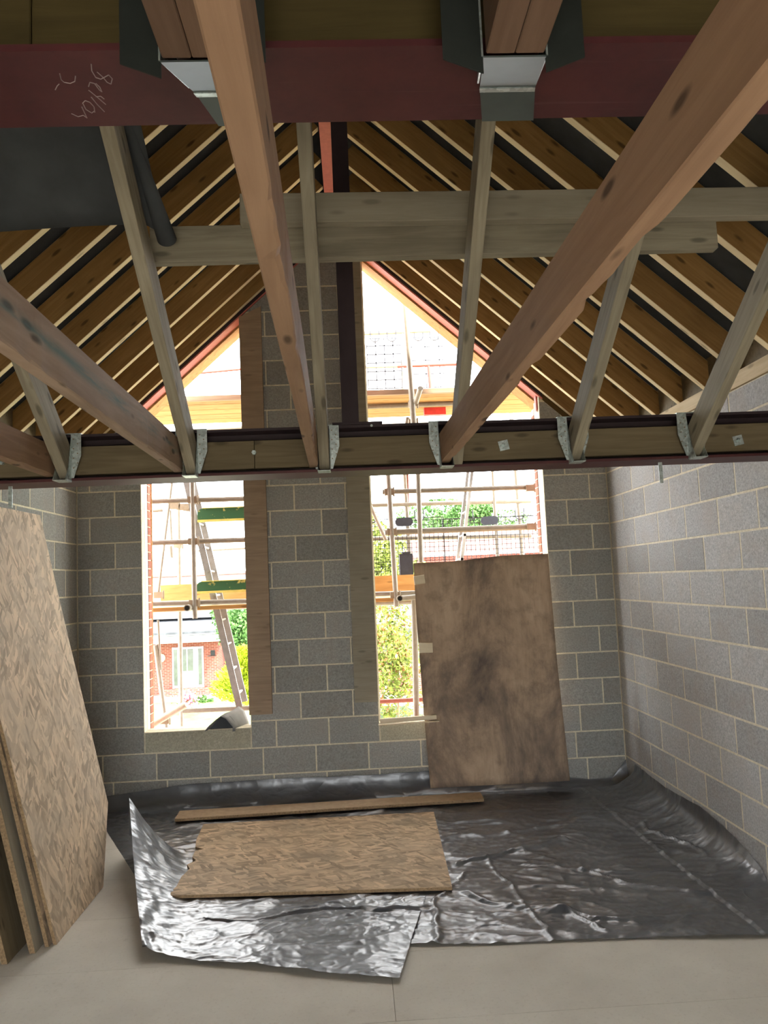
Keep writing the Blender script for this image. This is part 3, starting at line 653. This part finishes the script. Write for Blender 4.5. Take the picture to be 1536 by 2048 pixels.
def zmain(x, y, u, t):
    h = wr(x, y); yb = 6.745
    # up the gable wall
    up = lerp_poly([(0, .11), (.17, .18), (.33, .188), (.5, .178), (.68, .192), (.76, .165), (.86, .085), (.93, .045), (.97, .05), (1, .20)], u)
    if t > .93:
        k = (t-.93)/.07; y2 = yb-.10*(1-k)**2; return (x, min(y2, yb+.01), .012+up*k**1.2+h*.5*(1-k)+.004*noise.noise(Vector((x*9, k*4, 0))))
    # up the right wall
    if u > .90:
        k = (u-.90)/.10; k += .12*noise.noise(Vector((y*3.3, k*2, 7)))*k*(1-k)*4; k = max(0, min(1, k)) ; upr = lerp_poly([(3.8, .0), (4.47, .012), (4.55, .075), (4.83, .15), (5.3, .20), (5.9, .17), (6.7, .21), (7, .21)], y); return (min(XR-.006, x+.03*k*math.sin(y*5)*(1-k)), y, .01+h*(1-.6*k)+upr*(1-math.sqrt(max(0, 1-k**3)))+.012*k*(1-k)*noise.noise(Vector((y*9, k*3, 2)))*4)
    if u < .02: h *= u/.02
    return (x, y, h+.02*max(0, 1-t/.012)*0)
poly_sheet('plastic_sheet', [(-1.05, 4.35), (-.3, 4.22), (.193, 4.045), (.6, 4.00), (1.0, 3.985), (1.4, 3.96), (1.967, 3.90), (2.284, 3.93)], [(-2.25, 6.745), (-1.0, 6.745), (0, 6.745), (1, 6.745), (2.284, 6.745)], 330, 250, zmain,
           'wide dark polythene sheet covering the floor up to the gable wall')
def zleft(x, y, u, t):
    h = wr(x+5, y+2)*.85+.010
    if u < .16:                                        # left edge folded up, highest near the leaning sheets
        k = 1-u/.16; pk = lerp_poly([(0, .03), (.25, .08), (.55, .16), (.85, .34), (.93, .40), (1, .12)], t)
        return (x-.05*k, y, h+pk*k**1.5+.02*k*noise.noise(Vector((u*30, t*9, 3))))
    if t > .95: h *= 1-(t-.95)/.05*.8
    return (x, y, h)
poly_sheet('plastic_sheet', [(-1.087, 4.094), (-.83, 3.99), (-.578, 3.928), (-.2, 3.79), (.135, 3.699), (.155, 3.80)], [(-1.60, 5.65), (-1.2, 5.62), (-.6, 5.6), (.1, 5.4), (.46, 5.2), (.46, 5.15)], 230, 210, zleft,
           'dark polythene sheet lapping forward at the left with its edge folded up')
# felt flap on the left sill
prof_f = [(409, 1462), (418, 1452), (430, 1440), (441, 1432), (452, 1438), (460, 1446), (466, 1453), (466, 1464)]
prof_b = [(440, 1458), (448, 1440), (460, 1425), (478, 1413), (488, 1420), (493, 1432), (497, 1444), (499, 1460)]
A = [Q(x, y, 6.73) for x, y in prof_f]; B_ = [Q(x, y, 6.98) for x, y in prof_b]; v = []; f = []
for j in range(9):
    t = j/8
    for i in range(8): v.append(A[i].lerp(B_[i], t)+Vector((0, 0, .004*math.sin(i*2+j))))
for j in range(8):
    for i in range(7): a = j*8+i; f.append((a, a+1, a+9, a+8))
e = link('damp_course_offcut', pyd('dpc', v, f, True), M['greyfelt']); md = e.modifiers.new('s', 'SOLIDIFY'); md.thickness = .004
n0 = len(A); inner = [A[i].lerp(B_[i], .25) for i in range(8)]; c = sum(inner, Vector())/8
link('folded_inside', pyd('in', inner+[c], [(i, (i+1) % 8, 8) for i in range(8)]), M['felt'], e)
tag(e, 'folded grey damp-proof felt offcut lying on the left window sill', 'felt')

# ================================================================== SCAFFOLD
sc = empty('scaffold', (0, 8.0, -2.9))
def T(a, ya, b, yb=None, r=.0242, mat='tube', par=None, name='tube', clips=()):
    p = Q(*a, ya); q_ = Q(*b, ya if yb is None else yb)
    o = MB().tube(p, q_, r, 12).build(name, M[mat], par or sc, True)
    return o
def VT(x, y, z0, z1, r=.0242, mat='tube', name='standard'): return MB().tube((x, y, z0), (x, y, z1), r, 12).build(name, M[mat], sc, True)
def HT(y, z, x0=-3.0, x1=3.0, r=.0242, mat='tube', name='ledger'): return MB().tube((x0, y, z), (x1, y, z), r, 12).build(name, M[mat], sc, True)
def coupler(p, s=.045):
    p = Vector(p); MB().box(p-Vector((s, s*.8, s*.7)), p+Vector((s, s*.8, s*.7))).tube(p+Vector((s, 0, -s)), p+Vector((s, 0, s)), .009, 6).build('coupler', M['clip'], sc)
# standards of the two rows
T1 = Q(390, 1237, 7.42); VT(T1.x, 7.42, T1.z, 3.1)
T((776, 945), 7.42, (793, 1213), name='standard'); T((836, 945), 7.42, (842, 1125), name='standard')
T((809, 600), 7.42, (829, 868), r=.028, name='standard'); T((357, 1012), 8.74, (363, 1452), name='standard')
T((985, 940), 8.74, (1000, 1200), r=.02, name='standard'); T((1018, 780), 8.78, (1052, 1200), r=.026, name='standard'); T((809, 945), 8.78, (824, 1192), name='standard')
T((828, 1193), 7.42, (833, 1436), name='standard', r=.028); T((845, 1225), 7.42, (851, 1436), r=.02, mat='alu'); T((815, 940), 8.78, (818, 1100), r=.012, mat='redtube')
T((301, 965), 7.16, (305, 1462), r=.014, mat='scafboard', name='batten')
for o_ in [VT(x, y, -2.9, 5.4) for x, y in ((-2.6, 7.45), (-2.6, 8.74), (2.35, 7.42), (2.35, 8.74))]: pass
# ledgers
T((299, 1003), 7.47, (500, 997), name='ledger'); T((299, 1086), 7.47, (502, 1079), name='ledger'); T((299, 1208), 7.47, (503, 1202), name='ledger')
T((366, 1422), 7.9, (505, 1416), name='ledger'); T((299, 1220), 8.55, (506, 1212), name='ledger', r=.03)
T((765, 984), 7.47, (1070, 974), name='ledger'); T((770, 1065), 7.47, (1068, 1053), name='ledger', r=.028); T((728, 1011), 8.76, (1062, 1002), name='guard_rail'); T((728, 1078), 8.76, (1062, 1071), name='guard_rail')
T((728, 1189), 7.5, (1000, 1180), name='ledger', r=.022); T((728, 1207), 8.55, (1000, 1197), name='ledger', r=.03); T((745, 1404), 8.3, (900, 1396), name='ledger', mat='redtube', r=.024)
T((395, 1102), 9.2, (500, 1096), name='ledger', r=.014)
T((345, 955), 8.0, (316, 1190), r=.014, name='brace'); T((311, 1290), 8.2, (333, 1458), r=.025, name='brace'); T((301, 1451), 7.35, (372, 1409), r=.032, name='loose_tube', mat='closer'); T((740, 1010), 8.0, (772, 1080), r=.02, name='brace')
T((322, 1340), 8.2, (316, 1240), r=.012, name='brace')
for a in ((374, 1216, 7.3, 7.75), (800, 1197, 7.3, 7.8)):
    p = Q(a[0], a[1], a[2]); o = MB().tube(p, p+Vector((0, a[3]-a[2], 0)), .030, 14).build('transom', M['tube'], sc, True); MB().tube(p-Vector((0, .002, 0)), p+Vector((0, .001, 0)), .022, 14).build('bore', M['hole'], o)
T((800, 1197), 7.4, (860, 1192), r=.026, name='ledger')
for x, y, Y in ((386, 1000, 7.44), (387, 1083, 7.44), (389, 1206, 7.44), (778, 984, 7.44), (783, 1064, 7.44), (790, 1190, 7.44), (357, 1090, 8.58), (370, 1014, 8.0), (350, 1012, 8.0), (826, 808, 7.5), (826, 845, 7.52), (1060, 976, 7.45), (1062, 1053, 7.45), (833, 1232, 7.6), (318, 1190, 8.0), (330, 1440, 7.6)):
    coupler(Q(x, y, Y))
T((352, 1015), 8.0, (385, 1020), r=.022, name='transom'); T((306, 1022), 8.0, (326, 1020), r=.018, name='transom'); T((340, 1020), 8.4, (343, 1080), r=.016, name='standard')
T((341, 1092), 8.4, (343, 1116), r=.026, name='standard')
# upper lift
T((383, 861), 8.75, (487, 855), name='ledger', r=.026); T((730, 852), 8.75, (900, 845), name='ledger', r=.024); T((380, 814), 7.95, (487, 809), name='ledger', r=.024); T((730, 814), 7.95, (935, 806), name='ledger', r=.024)
T((832, 804), 7.4, (841, 776), 7.2, r=.026, name='brace'); T((816, 835), 7.6, (811, 862), r=.02, name='brace'); T((728, 667), 8.65, (860, 661), name='guard_rail'); T((728, 734), 8.65, (795, 732), r=.02, name='guard_rail')
T((795, 733), 8.65, (912, 728), mat='redpaint', r=.02, name='guard_rail'); T((857, 732), 8.65, (861, 778), mat='redpaint', name='standard', r=.02); T((804, 600), 8.65, (806, 780), r=.014, name='standard', mat='clip'); T((400, 746), 8.65, (486, 738), mat='redpaint', r=.014, name='guard_rail')
MB().box(Q(848, 812, 8.2), Q(892, 828, 8.2)+Vector((0, .08, 0))).build('red_bracket', M['redpaint'], sc)
tag(sc, 'galvanised tube scaffold standing outside both windows', 'scaffold')
for z, nm in ((3.685, 'upper'), (1.63, 'lower')):
    for k in range(5):
        y = 7.61+k*.2275; o = beam('scaffold_board', (-3.0, y, z), (2.9, y, z), .218, .038, M['scafboard'], bev=.004)
        tag(o, 'orange scaffold board of the %s deck, %s from the house wall' % (nm, ['first', 'second', 'third', 'fourth', 'fifth'][k]), 'board', 'scaffold boards of the %s deck' % nm)
a = Q(322, 1199, 8.645); o = beam('toe_board', (a.x, 8.645, 1.69), (2.9, 8.645, 1.69), .038, .20, M['scafboard']); tag(o, 'orange toe board standing on edge along the lower scaffold deck', 'board')
o = beam('toe_board', (-3, 7.475, 3.66), (2.9, 7.475, 3.66), .038, .05, M['boardl']); tag(o, 'dark reddish board edge at the inner side of the upper scaffold deck', 'board')
# ladders
def ladder(a0, a1, Y, wy, lb, sw=.028, sd=.062, n=20, ext=.0):
    p0 = Q(*a0, Y); p1 = Q(*a1, Y); e = empty('ladder', p1); d = (p0-p1).normalized(); p0 = p0+d*ext
    for s in (0, 1): MB().bar(p1+Vector((0, wy*s, 0)), p0+Vector((0, wy*s, 0)), sw, sd, up=(1, 0, 0)).build('stile', M['alu'], e)
    L = (p0-p1).length
    for k in range(int(L/.25)): c = p1+d*(.12+.25*k); MB().tube(c-Vector((0, .03, 0)), c+Vector((0, wy+.03, 0)), .014, 8).build('rung', M['alu'], e)
    tag(e, lb, 'ladder')
ladder((371, 955), (479, 1414), 7.75, .36, 'aluminium ladder leaning across the left window view', ext=.4)
ladder((943, 950), (915, 1190), 7.9, .34, 'aluminium ladder seen behind the plywood in the right window', sw=.06, sd=.03, ext=.3)
# green boards
def green(x0, y0, x1, y1, lb):
    a = Q(x0, y1, 7.65); b = Q(x1, y0, 7.65); h = b.z-a.z; w = 1.15; e = empty('green_panel', a); r = .05
    pts = [(a.x, a.z), (a.x+w, a.z), (a.x+w, a.z+h)]+[(a.x+r-r*math.sin(t*math.pi/8), a.z+h-r+r*math.cos(t*math.pi/8)) for t in range(5)]
    MB().prism([(p, 7.65, q_) for p, q_ in pts], (0, .03, 0)).build('face', M['green'], e)
    MB().box((a.x, 7.64, a.z-.022), (a.x+w, 7.69, a.z)).build('lower_edge', M['yellow'], e); MB().box((a.x+r, 7.64, a.z+h), (a.x+w, 7.69, a.z+h+.008)).build('upper_edge', M['yellow'], e)
    tag(e, lb, 'panel', 'green panels on the scaffold')
green(395, 1014, 490, 1040, 'green painted panel outside the left window, upper one'); green(393, 1160, 490, 1183, 'green painted panel outside the left window, lower one')
# mesh guards
def guard(x0, x1, y0, y1, Y, lb, step=.051, handle=None, thick=.006):
    a = Q(x0, y1, Y); b = Q(x1, y0, Y); e = empty('mesh_guard', a); m_ = MB(); n = int((b.x-a.x)/step)
    for i in range(n+1): x = a.x+i*step; m_.bar((x, Y, a.z), (x, Y, b.z), thick, thick, up=(1, 0, 0))
    k = int((b.z-a.z)/step)
    for i in range(k+1): z = a.z+i*step; m_.bar((a.x, Y, z), (b.x, Y, z), thick, thick)
    tag(m_.build('wire_mesh', M['mesh'], e), kind='stuff')
    fr = MB(); fr.bar((a.x, Y, a.z), (a.x, Y, b.z), .009, .009, up=(1, 0, 0)); fr.bar((b.x, Y, a.z), (b.x, Y, b.z), .009, .009, up=(1, 0, 0)); fr.bar((a.x, Y, b.z), (b.x, Y, b.z), .009, .009); fr.build('frame', M['mesh'], e)
    for t in (.25, .75):
        x = a.x+(b.x-a.x)*t; h = MB(); 
        for i in range(8): t0, t1 = math.pi*(i/8)+math.pi, math.pi*((i+1)/8)+math.pi; h.tube((x+.05*math.cos(t0), Y-.01, b.z+.01+.05*math.sin(t0)), (x+.05*math.cos(t1), Y-.01, b.z+.01+.05*math.sin(t1)), .007, 6)
        h.tube((x-.05, Y-.01, b.z+.01), (x-.05, Y-.01, b.z+.09), .007, 6); h.tube((x+.05, Y-.01, b.z+.01), (x+.05, Y-.01, b.z+.09), .007, 6); h.build('hook', M['mesh'], e)
    if handle:
        c = Q(*handle, Y-.02); pts = []
        for i in range(16): t = i/16*2*math.pi; pts.append((c.x+(.05 if math.cos(t) > 0 else -.05)+.052*math.cos(t), Y-.03, c.z+.05*math.sin(t)))
        MB().prism(pts, (0, .02, 0)).build('name_plate', M['greyplastic'], e)
    tag(e, lb, 'mesh guard', 'mesh guards on the scaffold')
guard(700, 886, 1034, 1173, 8.69, 'black mesh guard outside the right window, left-hand one', handle=(808, 1044)); guard(892, 1090, 1030, 1165, 8.69, 'black mesh guard outside the right window, right-hand one', handle=(979, 1041))
guard(737, 800, 676, 778, 8.64, 'mesh guard seen through the gable triangle, left of the tube', step=.10, thick=.012); guard(826, 884, 674, 776, 8.66, 'mesh guard seen through the gable triangle, right of the tube', step=.16, thick=.010)
a = Q(800, 1150, 8.4); b = Q(825, 1107, 8.4); e = empty('tag_box', a); MB().box((a.x, 8.38, a.z), (b.x, 8.44, b.z)).build('body', M['greyplastic'], e); MB().box((a.x+.03, 8.36, b.z), (b.x-.03, 8.42, b.z+.02)).build('lid', M['greyplastic'], e); tag(e, 'small dark grey box hung on the scaffold behind the mesh', 'box')

# ================================================================== OUTSIDE
G = -2.9
tag(MB().box((-60, -60, G-.3), (60, 120, G)).build('ground', M['drive']), kind='structure')
o = MB().box((-16, 24, G), (-2.2, 33.5, G+.03)).build('lawn', M['grass']); tag(o, kind='structure')
o = MB().box((-1.5, 9.5, G), (6, 20, G+.03)).build('lawn', M['grass']); tag(o, kind='structure')
def bungalow():
    Y = 36.0; P_ = lambda x, y, Y=Y: Q(x, y, Y); e = empty('bungalow', P_(375, 1385)); 
    x0 = P_(200, 1300).x; x1 = P_(436, 1300).x; zt = P_(375, 1293).z; zb = G
    MB().box((x0, Y, zb), (x1, Y+9, zt+.4)).build('wall', M['brickwall'], e)
    dx0 = P_(345, 1300).x; dx1 = P_(407, 1300).x; dt = P_(375, 1294).z; db = P_(375, 1375).z; w = dx1-dx0
    d = MB(); d.box((dx0, Y-.1, db), (dx1, Y+.02, dt)); fr = d.build('door_frame', M['white'], e)
    for a_, b_ in ((.05, .17), (.30, .46), (.50, .68), (.84, .96)):
        MB().box((dx0+w*a_, Y-.13, db+(.12 if a_ in (.05, .84) else .75)), (dx0+w*b_, Y-.09, dt-.08)).build('pane', M['glass'], fr)
    MB().box((dx0+w*.40, Y-.15, db+.6), (dx0+w*.58, Y-.12, db+.66)).build('letterbox', M['clip'], fr)
    MB().box((dx0-.3, Y-.6, G), (dx1+.3, Y-.1, db)).build('step', M['brickwall'], e)
    f0 = P_(200, 1293, 34.6); f1 = P_(440, 1289, 34.6); ft = P_(375, 1263, 34.6).z
    MB().box((f0.x, 34.6, f0.z), (f1.x, 36.1, ft)).build('fascia', M['white'], e)
    for z in (.33, .62): MB().box((f0.x, 34.57, f0.z+(ft-f0.z)*z), (f1.x, 34.6, f0.z+(ft-f0.z)*z+.02)).build('fascia_joint', M['tile'], e)
    rt = P_(375, 1231, 37.2).z; p = [(34.4, ft), (37.4, rt), (37.4, rt-.1), (34.4, ft-.1)]
    MB().prism([(f0.x, a_, b_) for a_, b_ in p], (f1.x-f0.x+.3, 0, 0)).build('porch_roof', M['tile'], e)
    ez = P_(375, 1236, 36.5).z; rz = P_(375, 1152, 41).z; p = [(36.3, ez), (41, rz), (45.7, ez)]
    MB().prism([(P_(60, 1300).x, a_, b_) for a_, b_ in p], (13, 0, 0)).build('main_roof', M['tile'], e)
    MB().tube((P_(60, 1300).x, 41, rz+.02), (P_(60, 1300).x+13, 41, rz+.02), .12, 8).build('ridge_tiles', M['tile2'], e)
    lp = P_(421, 1301, Y-.1); MB().box(lp, lp+Vector((.18, .1, -.22))).build('wall_light', M['rubber'], e)
    pl = P_(322, 1316, Y-.05); MB().tube(pl, pl+Vector((0, .04, 0)), .2, 12).build('plaque', M['clip'], e)
    MB().box((P_(415, 1300).x+.0, Y-.06, P_(421, 1312).z), (P_(432, 1300).x, Y-.02, P_(421, 1311).z)).build('house_sign', M['rubber'], e)
    tag(e, 'red brick bungalow with a white door and porch roof, across the garden', 'house')
bungalow()
def house(x0, x1, Yf, ze, zr, depth, lb, wins, roofm='tile2'):
    e = empty('house', ((x0+x1)/2, Yf, G)); MB().box((x0, Yf, G), (x1, Yf+depth, ze)).build('wall', M['brickwall'], e)
    MB().prism([(x0-.3, Yf-.3, ze), (x0-.3, Yf+depth/2, zr), (x0-.3, Yf+depth+.3, ze)], (x1-x0+.6, 0, 0)).build('roof', M[roofm], e)
    MB().box((x0-.3, Yf-.35, ze-.16), (x1+.3, Yf-.3, ze+.04)).build('gutter', M['white'], e)
    for a_, b_, c_, d_ in wins:
        f_ = MB().box((a_, Yf-.05, c_), (b_, Yf+.02, d_)).build('window', M['white'], e); n = max(1, int((b_-a_)/.7))
        for i in range(n): w = (b_-a_)/n; MB().box((a_+w*i+.07, Yf-.07, c_+.08), (a_+w*(i+1)-.07, Yf-.05, d_-.08)).build('pane', M['glass'], f_)
    tag(e, lb, 'house')
a = Q(742, 1310, 30); b = Q(763, 1245, 30)
house(a.x-1.2, a.x+4.4, 30, Q(760, 1240, 30).z, Q(760, 1180, 34).z, 7, 'brick house with white windows behind the young tree, right window', [(a.x+.45, a.x+3.6, Q(760, 1335, 30).z, Q(760, 1255, 30).z)], 'tile')
a = Q(835, 1100, 48); b = Q(1075, 1100, 48); house(a.x, b.x+6, 48, Q(950, 1105, 48).z, Q(950, 1052, 53).z, 10, 'distant red tiled house seen through the mesh guards', [(a.x+1.5, a.x+3, -.5, 1), (a.x+5, a.x+6.5, -.5, 1)])
# plants
def leaves(n, fn, s, flatn=None, ar=.45):
    v = []; f = []
    for i in range(n):
        p, sc_, dr = fn(); d = Vector(dr).normalized() if dr is not None else Vector((random.gauss(0, 1), random.gauss(0, 1), random.gauss(0, 1))).normalized()
        q_ = d.orthogonal().normalized(); q_ = (q_*math.cos(i*2.4)+d.cross(q_)*math.sin(i*2.4)); L = s*sc_; k = len(v)
        v += [p-d*L*.5, p+q_*L*ar*.5, p+d*L*.5, p-q_*L*ar*.5]; f.append((k, k+1, k+2, k+3))
    return v, f
def tree(name, c, r, n, s, mat, lb, trunk=True, mats=None, mat2=None, n2=0):
    c = Vector(c); e = empty(name, (c.x, c.y, G)); blobs = [(Vector((random.gauss(0, .42)*r[0], random.gauss(0, .42)*r[1], random.gauss(0, .42)*r[2])), random.uniform(.25, .5)) for _ in range(26)]
    def fn():
        b_, br = random.choice(blobs); d = Vector((random.gauss(0, 1), random.gauss(0, 1), random.gauss(0, 1))).normalized()*random.uniform(.7, 1)
        return c+b_+Vector((d.x*r[0]*br, d.y*r[1]*br, d.z*r[2]*br)), random.uniform(.6, 1.3), None
    v, f = leaves(n, fn, s); o = link('foliage', pyd('foliage', v, f), M[mat], e, Matrix.Identity(4)); tag(o, kind='stuff')
    if n2: v, f = leaves(n2, fn, s); o = link('reddish_foliage', pyd('foliage', v, f), M[mat2], e, Matrix.Identity(4)); tag(o, kind='stuff')
    t = MB(); t.tube((c.x, c.y, G), (c.x, c.y, c.z), .05*max(1, r[0]), 8, .02*r[0])
    for b_, br in blobs[:9]: t.tube((c.x, c.y, c.z-r[2]*.5), c+b_, .02*max(.6, r[0]), 5, .006)
    t.build('trunk', M['bark'], e); tag(e, lb, 'tree' if trunk else 'shrub')
c = Q(793, 1325, 13); tree('young_tree', c, (.62, .6, 1.15), 5200, .085, 'leafm', 'young yellow-green leafy tree just outside the right window', mat2='leafr', n2=900)
c = Q(480, 1262, 27); tree('broad_tree', c, (1.0, 1.0, 1.2), 5000, .16, 'leaf', 'dark green tree behind the ladder in the left window')
c = Q(935, 1040, 60); tree('distant_tree', c, (4.6, 3, 1.6), 9000, .34, 'leaf', 'distant green tree crown above the red tiled roof')
c = Q(760, 1130, 26); tree('distant_tree', c, (1.1, 1, 1.6), 4000, .2, 'leafm', 'pale green tree behind the left-hand mesh guard')
# golden conifer
def conifer(cx, cy, zt, zb, rad, n, lb):
    e = empty('golden_conifer', (cx, cy, G)); sp = []
    for _ in range(170):
        t = random.random()**.8; a = random.uniform(0, 6.283); rr = rad*(1-t)**.75*random.uniform(.75, 1.1); sp.append((Vector((cx, cy, zb+(zt-zb)*t)), Vector((math.cos(a), math.sin(a), random.uniform(.35, .9))), rr))
    def fn():
        b_, d, rr = random.choice(sp); k = random.random()**.6; p = b_+Vector((d.x*rr*k, d.y*rr*k, d.z*rr*k*.6))+Vector([random.gauss(0, .05) for _ in range(3)]); return p, random.uniform(.6, 1.2), d+Vector([random.gauss(0, .35) for _ in range(3)])
    v, f = leaves(n, fn, .19, ar=.3); tag(link('foliage', pyd('foliage', v, f), M['leafy'], e, Matrix.Identity(4)), kind='stuff')
    MB().tube((cx, cy, G), (cx, cy, zt-.3), .1, 8, .02).build('trunk', M['bark'], e); tag(e, lb, 'shrub')
t_ = Q(487, 1298, 24); b_ = Q(487, 1412, 24); conifer(t_.x, 24, t_.z, b_.z, 1.15, 9000, 'bright yellow-green conifer beside the ladder, left window')
# flowering shrub and border plants
c = Q(374, 1397, 30); e = empty('flowering_shrub', (c.x, 30, G))
fn = lambda: (c+Vector((random.gauss(0, .18), random.gauss(0, .18), random.gauss(0, .13))), random.uniform(.6, 1.2), None)
v, f = leaves(700, fn, .09, ar=.9); tag(link('petals', pyd('p', v, f), M['pinkf'], e, Matrix.Identity(4)), kind='stuff'); v, f = leaves(400, fn, .08); tag(link('foliage', pyd('p', v, f), M['leaf'], e, Matrix.Identity(4)), kind='stuff'); tag(e, 'small pink flowering shrub in front of the bungalow', 'shrub')
for k, (x, y) in enumerate(((395, 1396), (407, 1395), (390, 1404), (405, 1403), (420, 1401))):
    c2 = Q(x, y, 31); e = empty('border_plant', (c2.x, 31, G)); fn2 = lambda: (c2+Vector((random.uniform(-.13, .13), random.uniform(-.1, .1), random.uniform(-.05, .08))), random.uniform(.6, 1.2), None)
    v, f = leaves(250, fn2, .08); tag(link('foliage', pyd('p', v, f), M['leaf'], e, Matrix.Identity(4)), kind='stuff'); tag(e, 'low dark border plant in front of the bungalow, ' + ['far row, left one', 'far row, right one', 'near row, leftmost', 'near row, middle one', 'near row, rightmost'][k], 'plant', 'border plants')
# parked car behind the young tree
c = Q(775, 1350, 21); e = empty('parked_car', (c.x, 21, G)); X0 = c.x-2.4
body = [(0, .35), (.1, .75), (.9, .95), (1.5, 1.42), (2.9, 1.45), (3.7, .98), (4.2, .85), (4.3, .35)]
MB().prism([(X0+a_, 21, G+b_) for a_, b_ in body], (0, 1.7, 0)).build('body', M['car'], e)
MB().prism([(X0+a_, 20.99, G+b_) for a_, b_ in [(1.0, .97), (1.55, 1.36), (2.85, 1.38), (3.5, 1.0)]], (0, -.01, 0)).build('side_glass', M['glass'], e)
for x in (.9, 3.4): w = MB().tube((X0+x, 20.93, G+.32), (X0+x, 21.12, G+.32), .32, 20).build('wheel', M['rubber'], e); MB().tube((X0+x, 20.91, G+.32), (X0+x, 20.94, G+.32), .2, 12).build('hub', M['alu'], w)
tag(e, 'white car parked behind the young tree, right window', 'car')
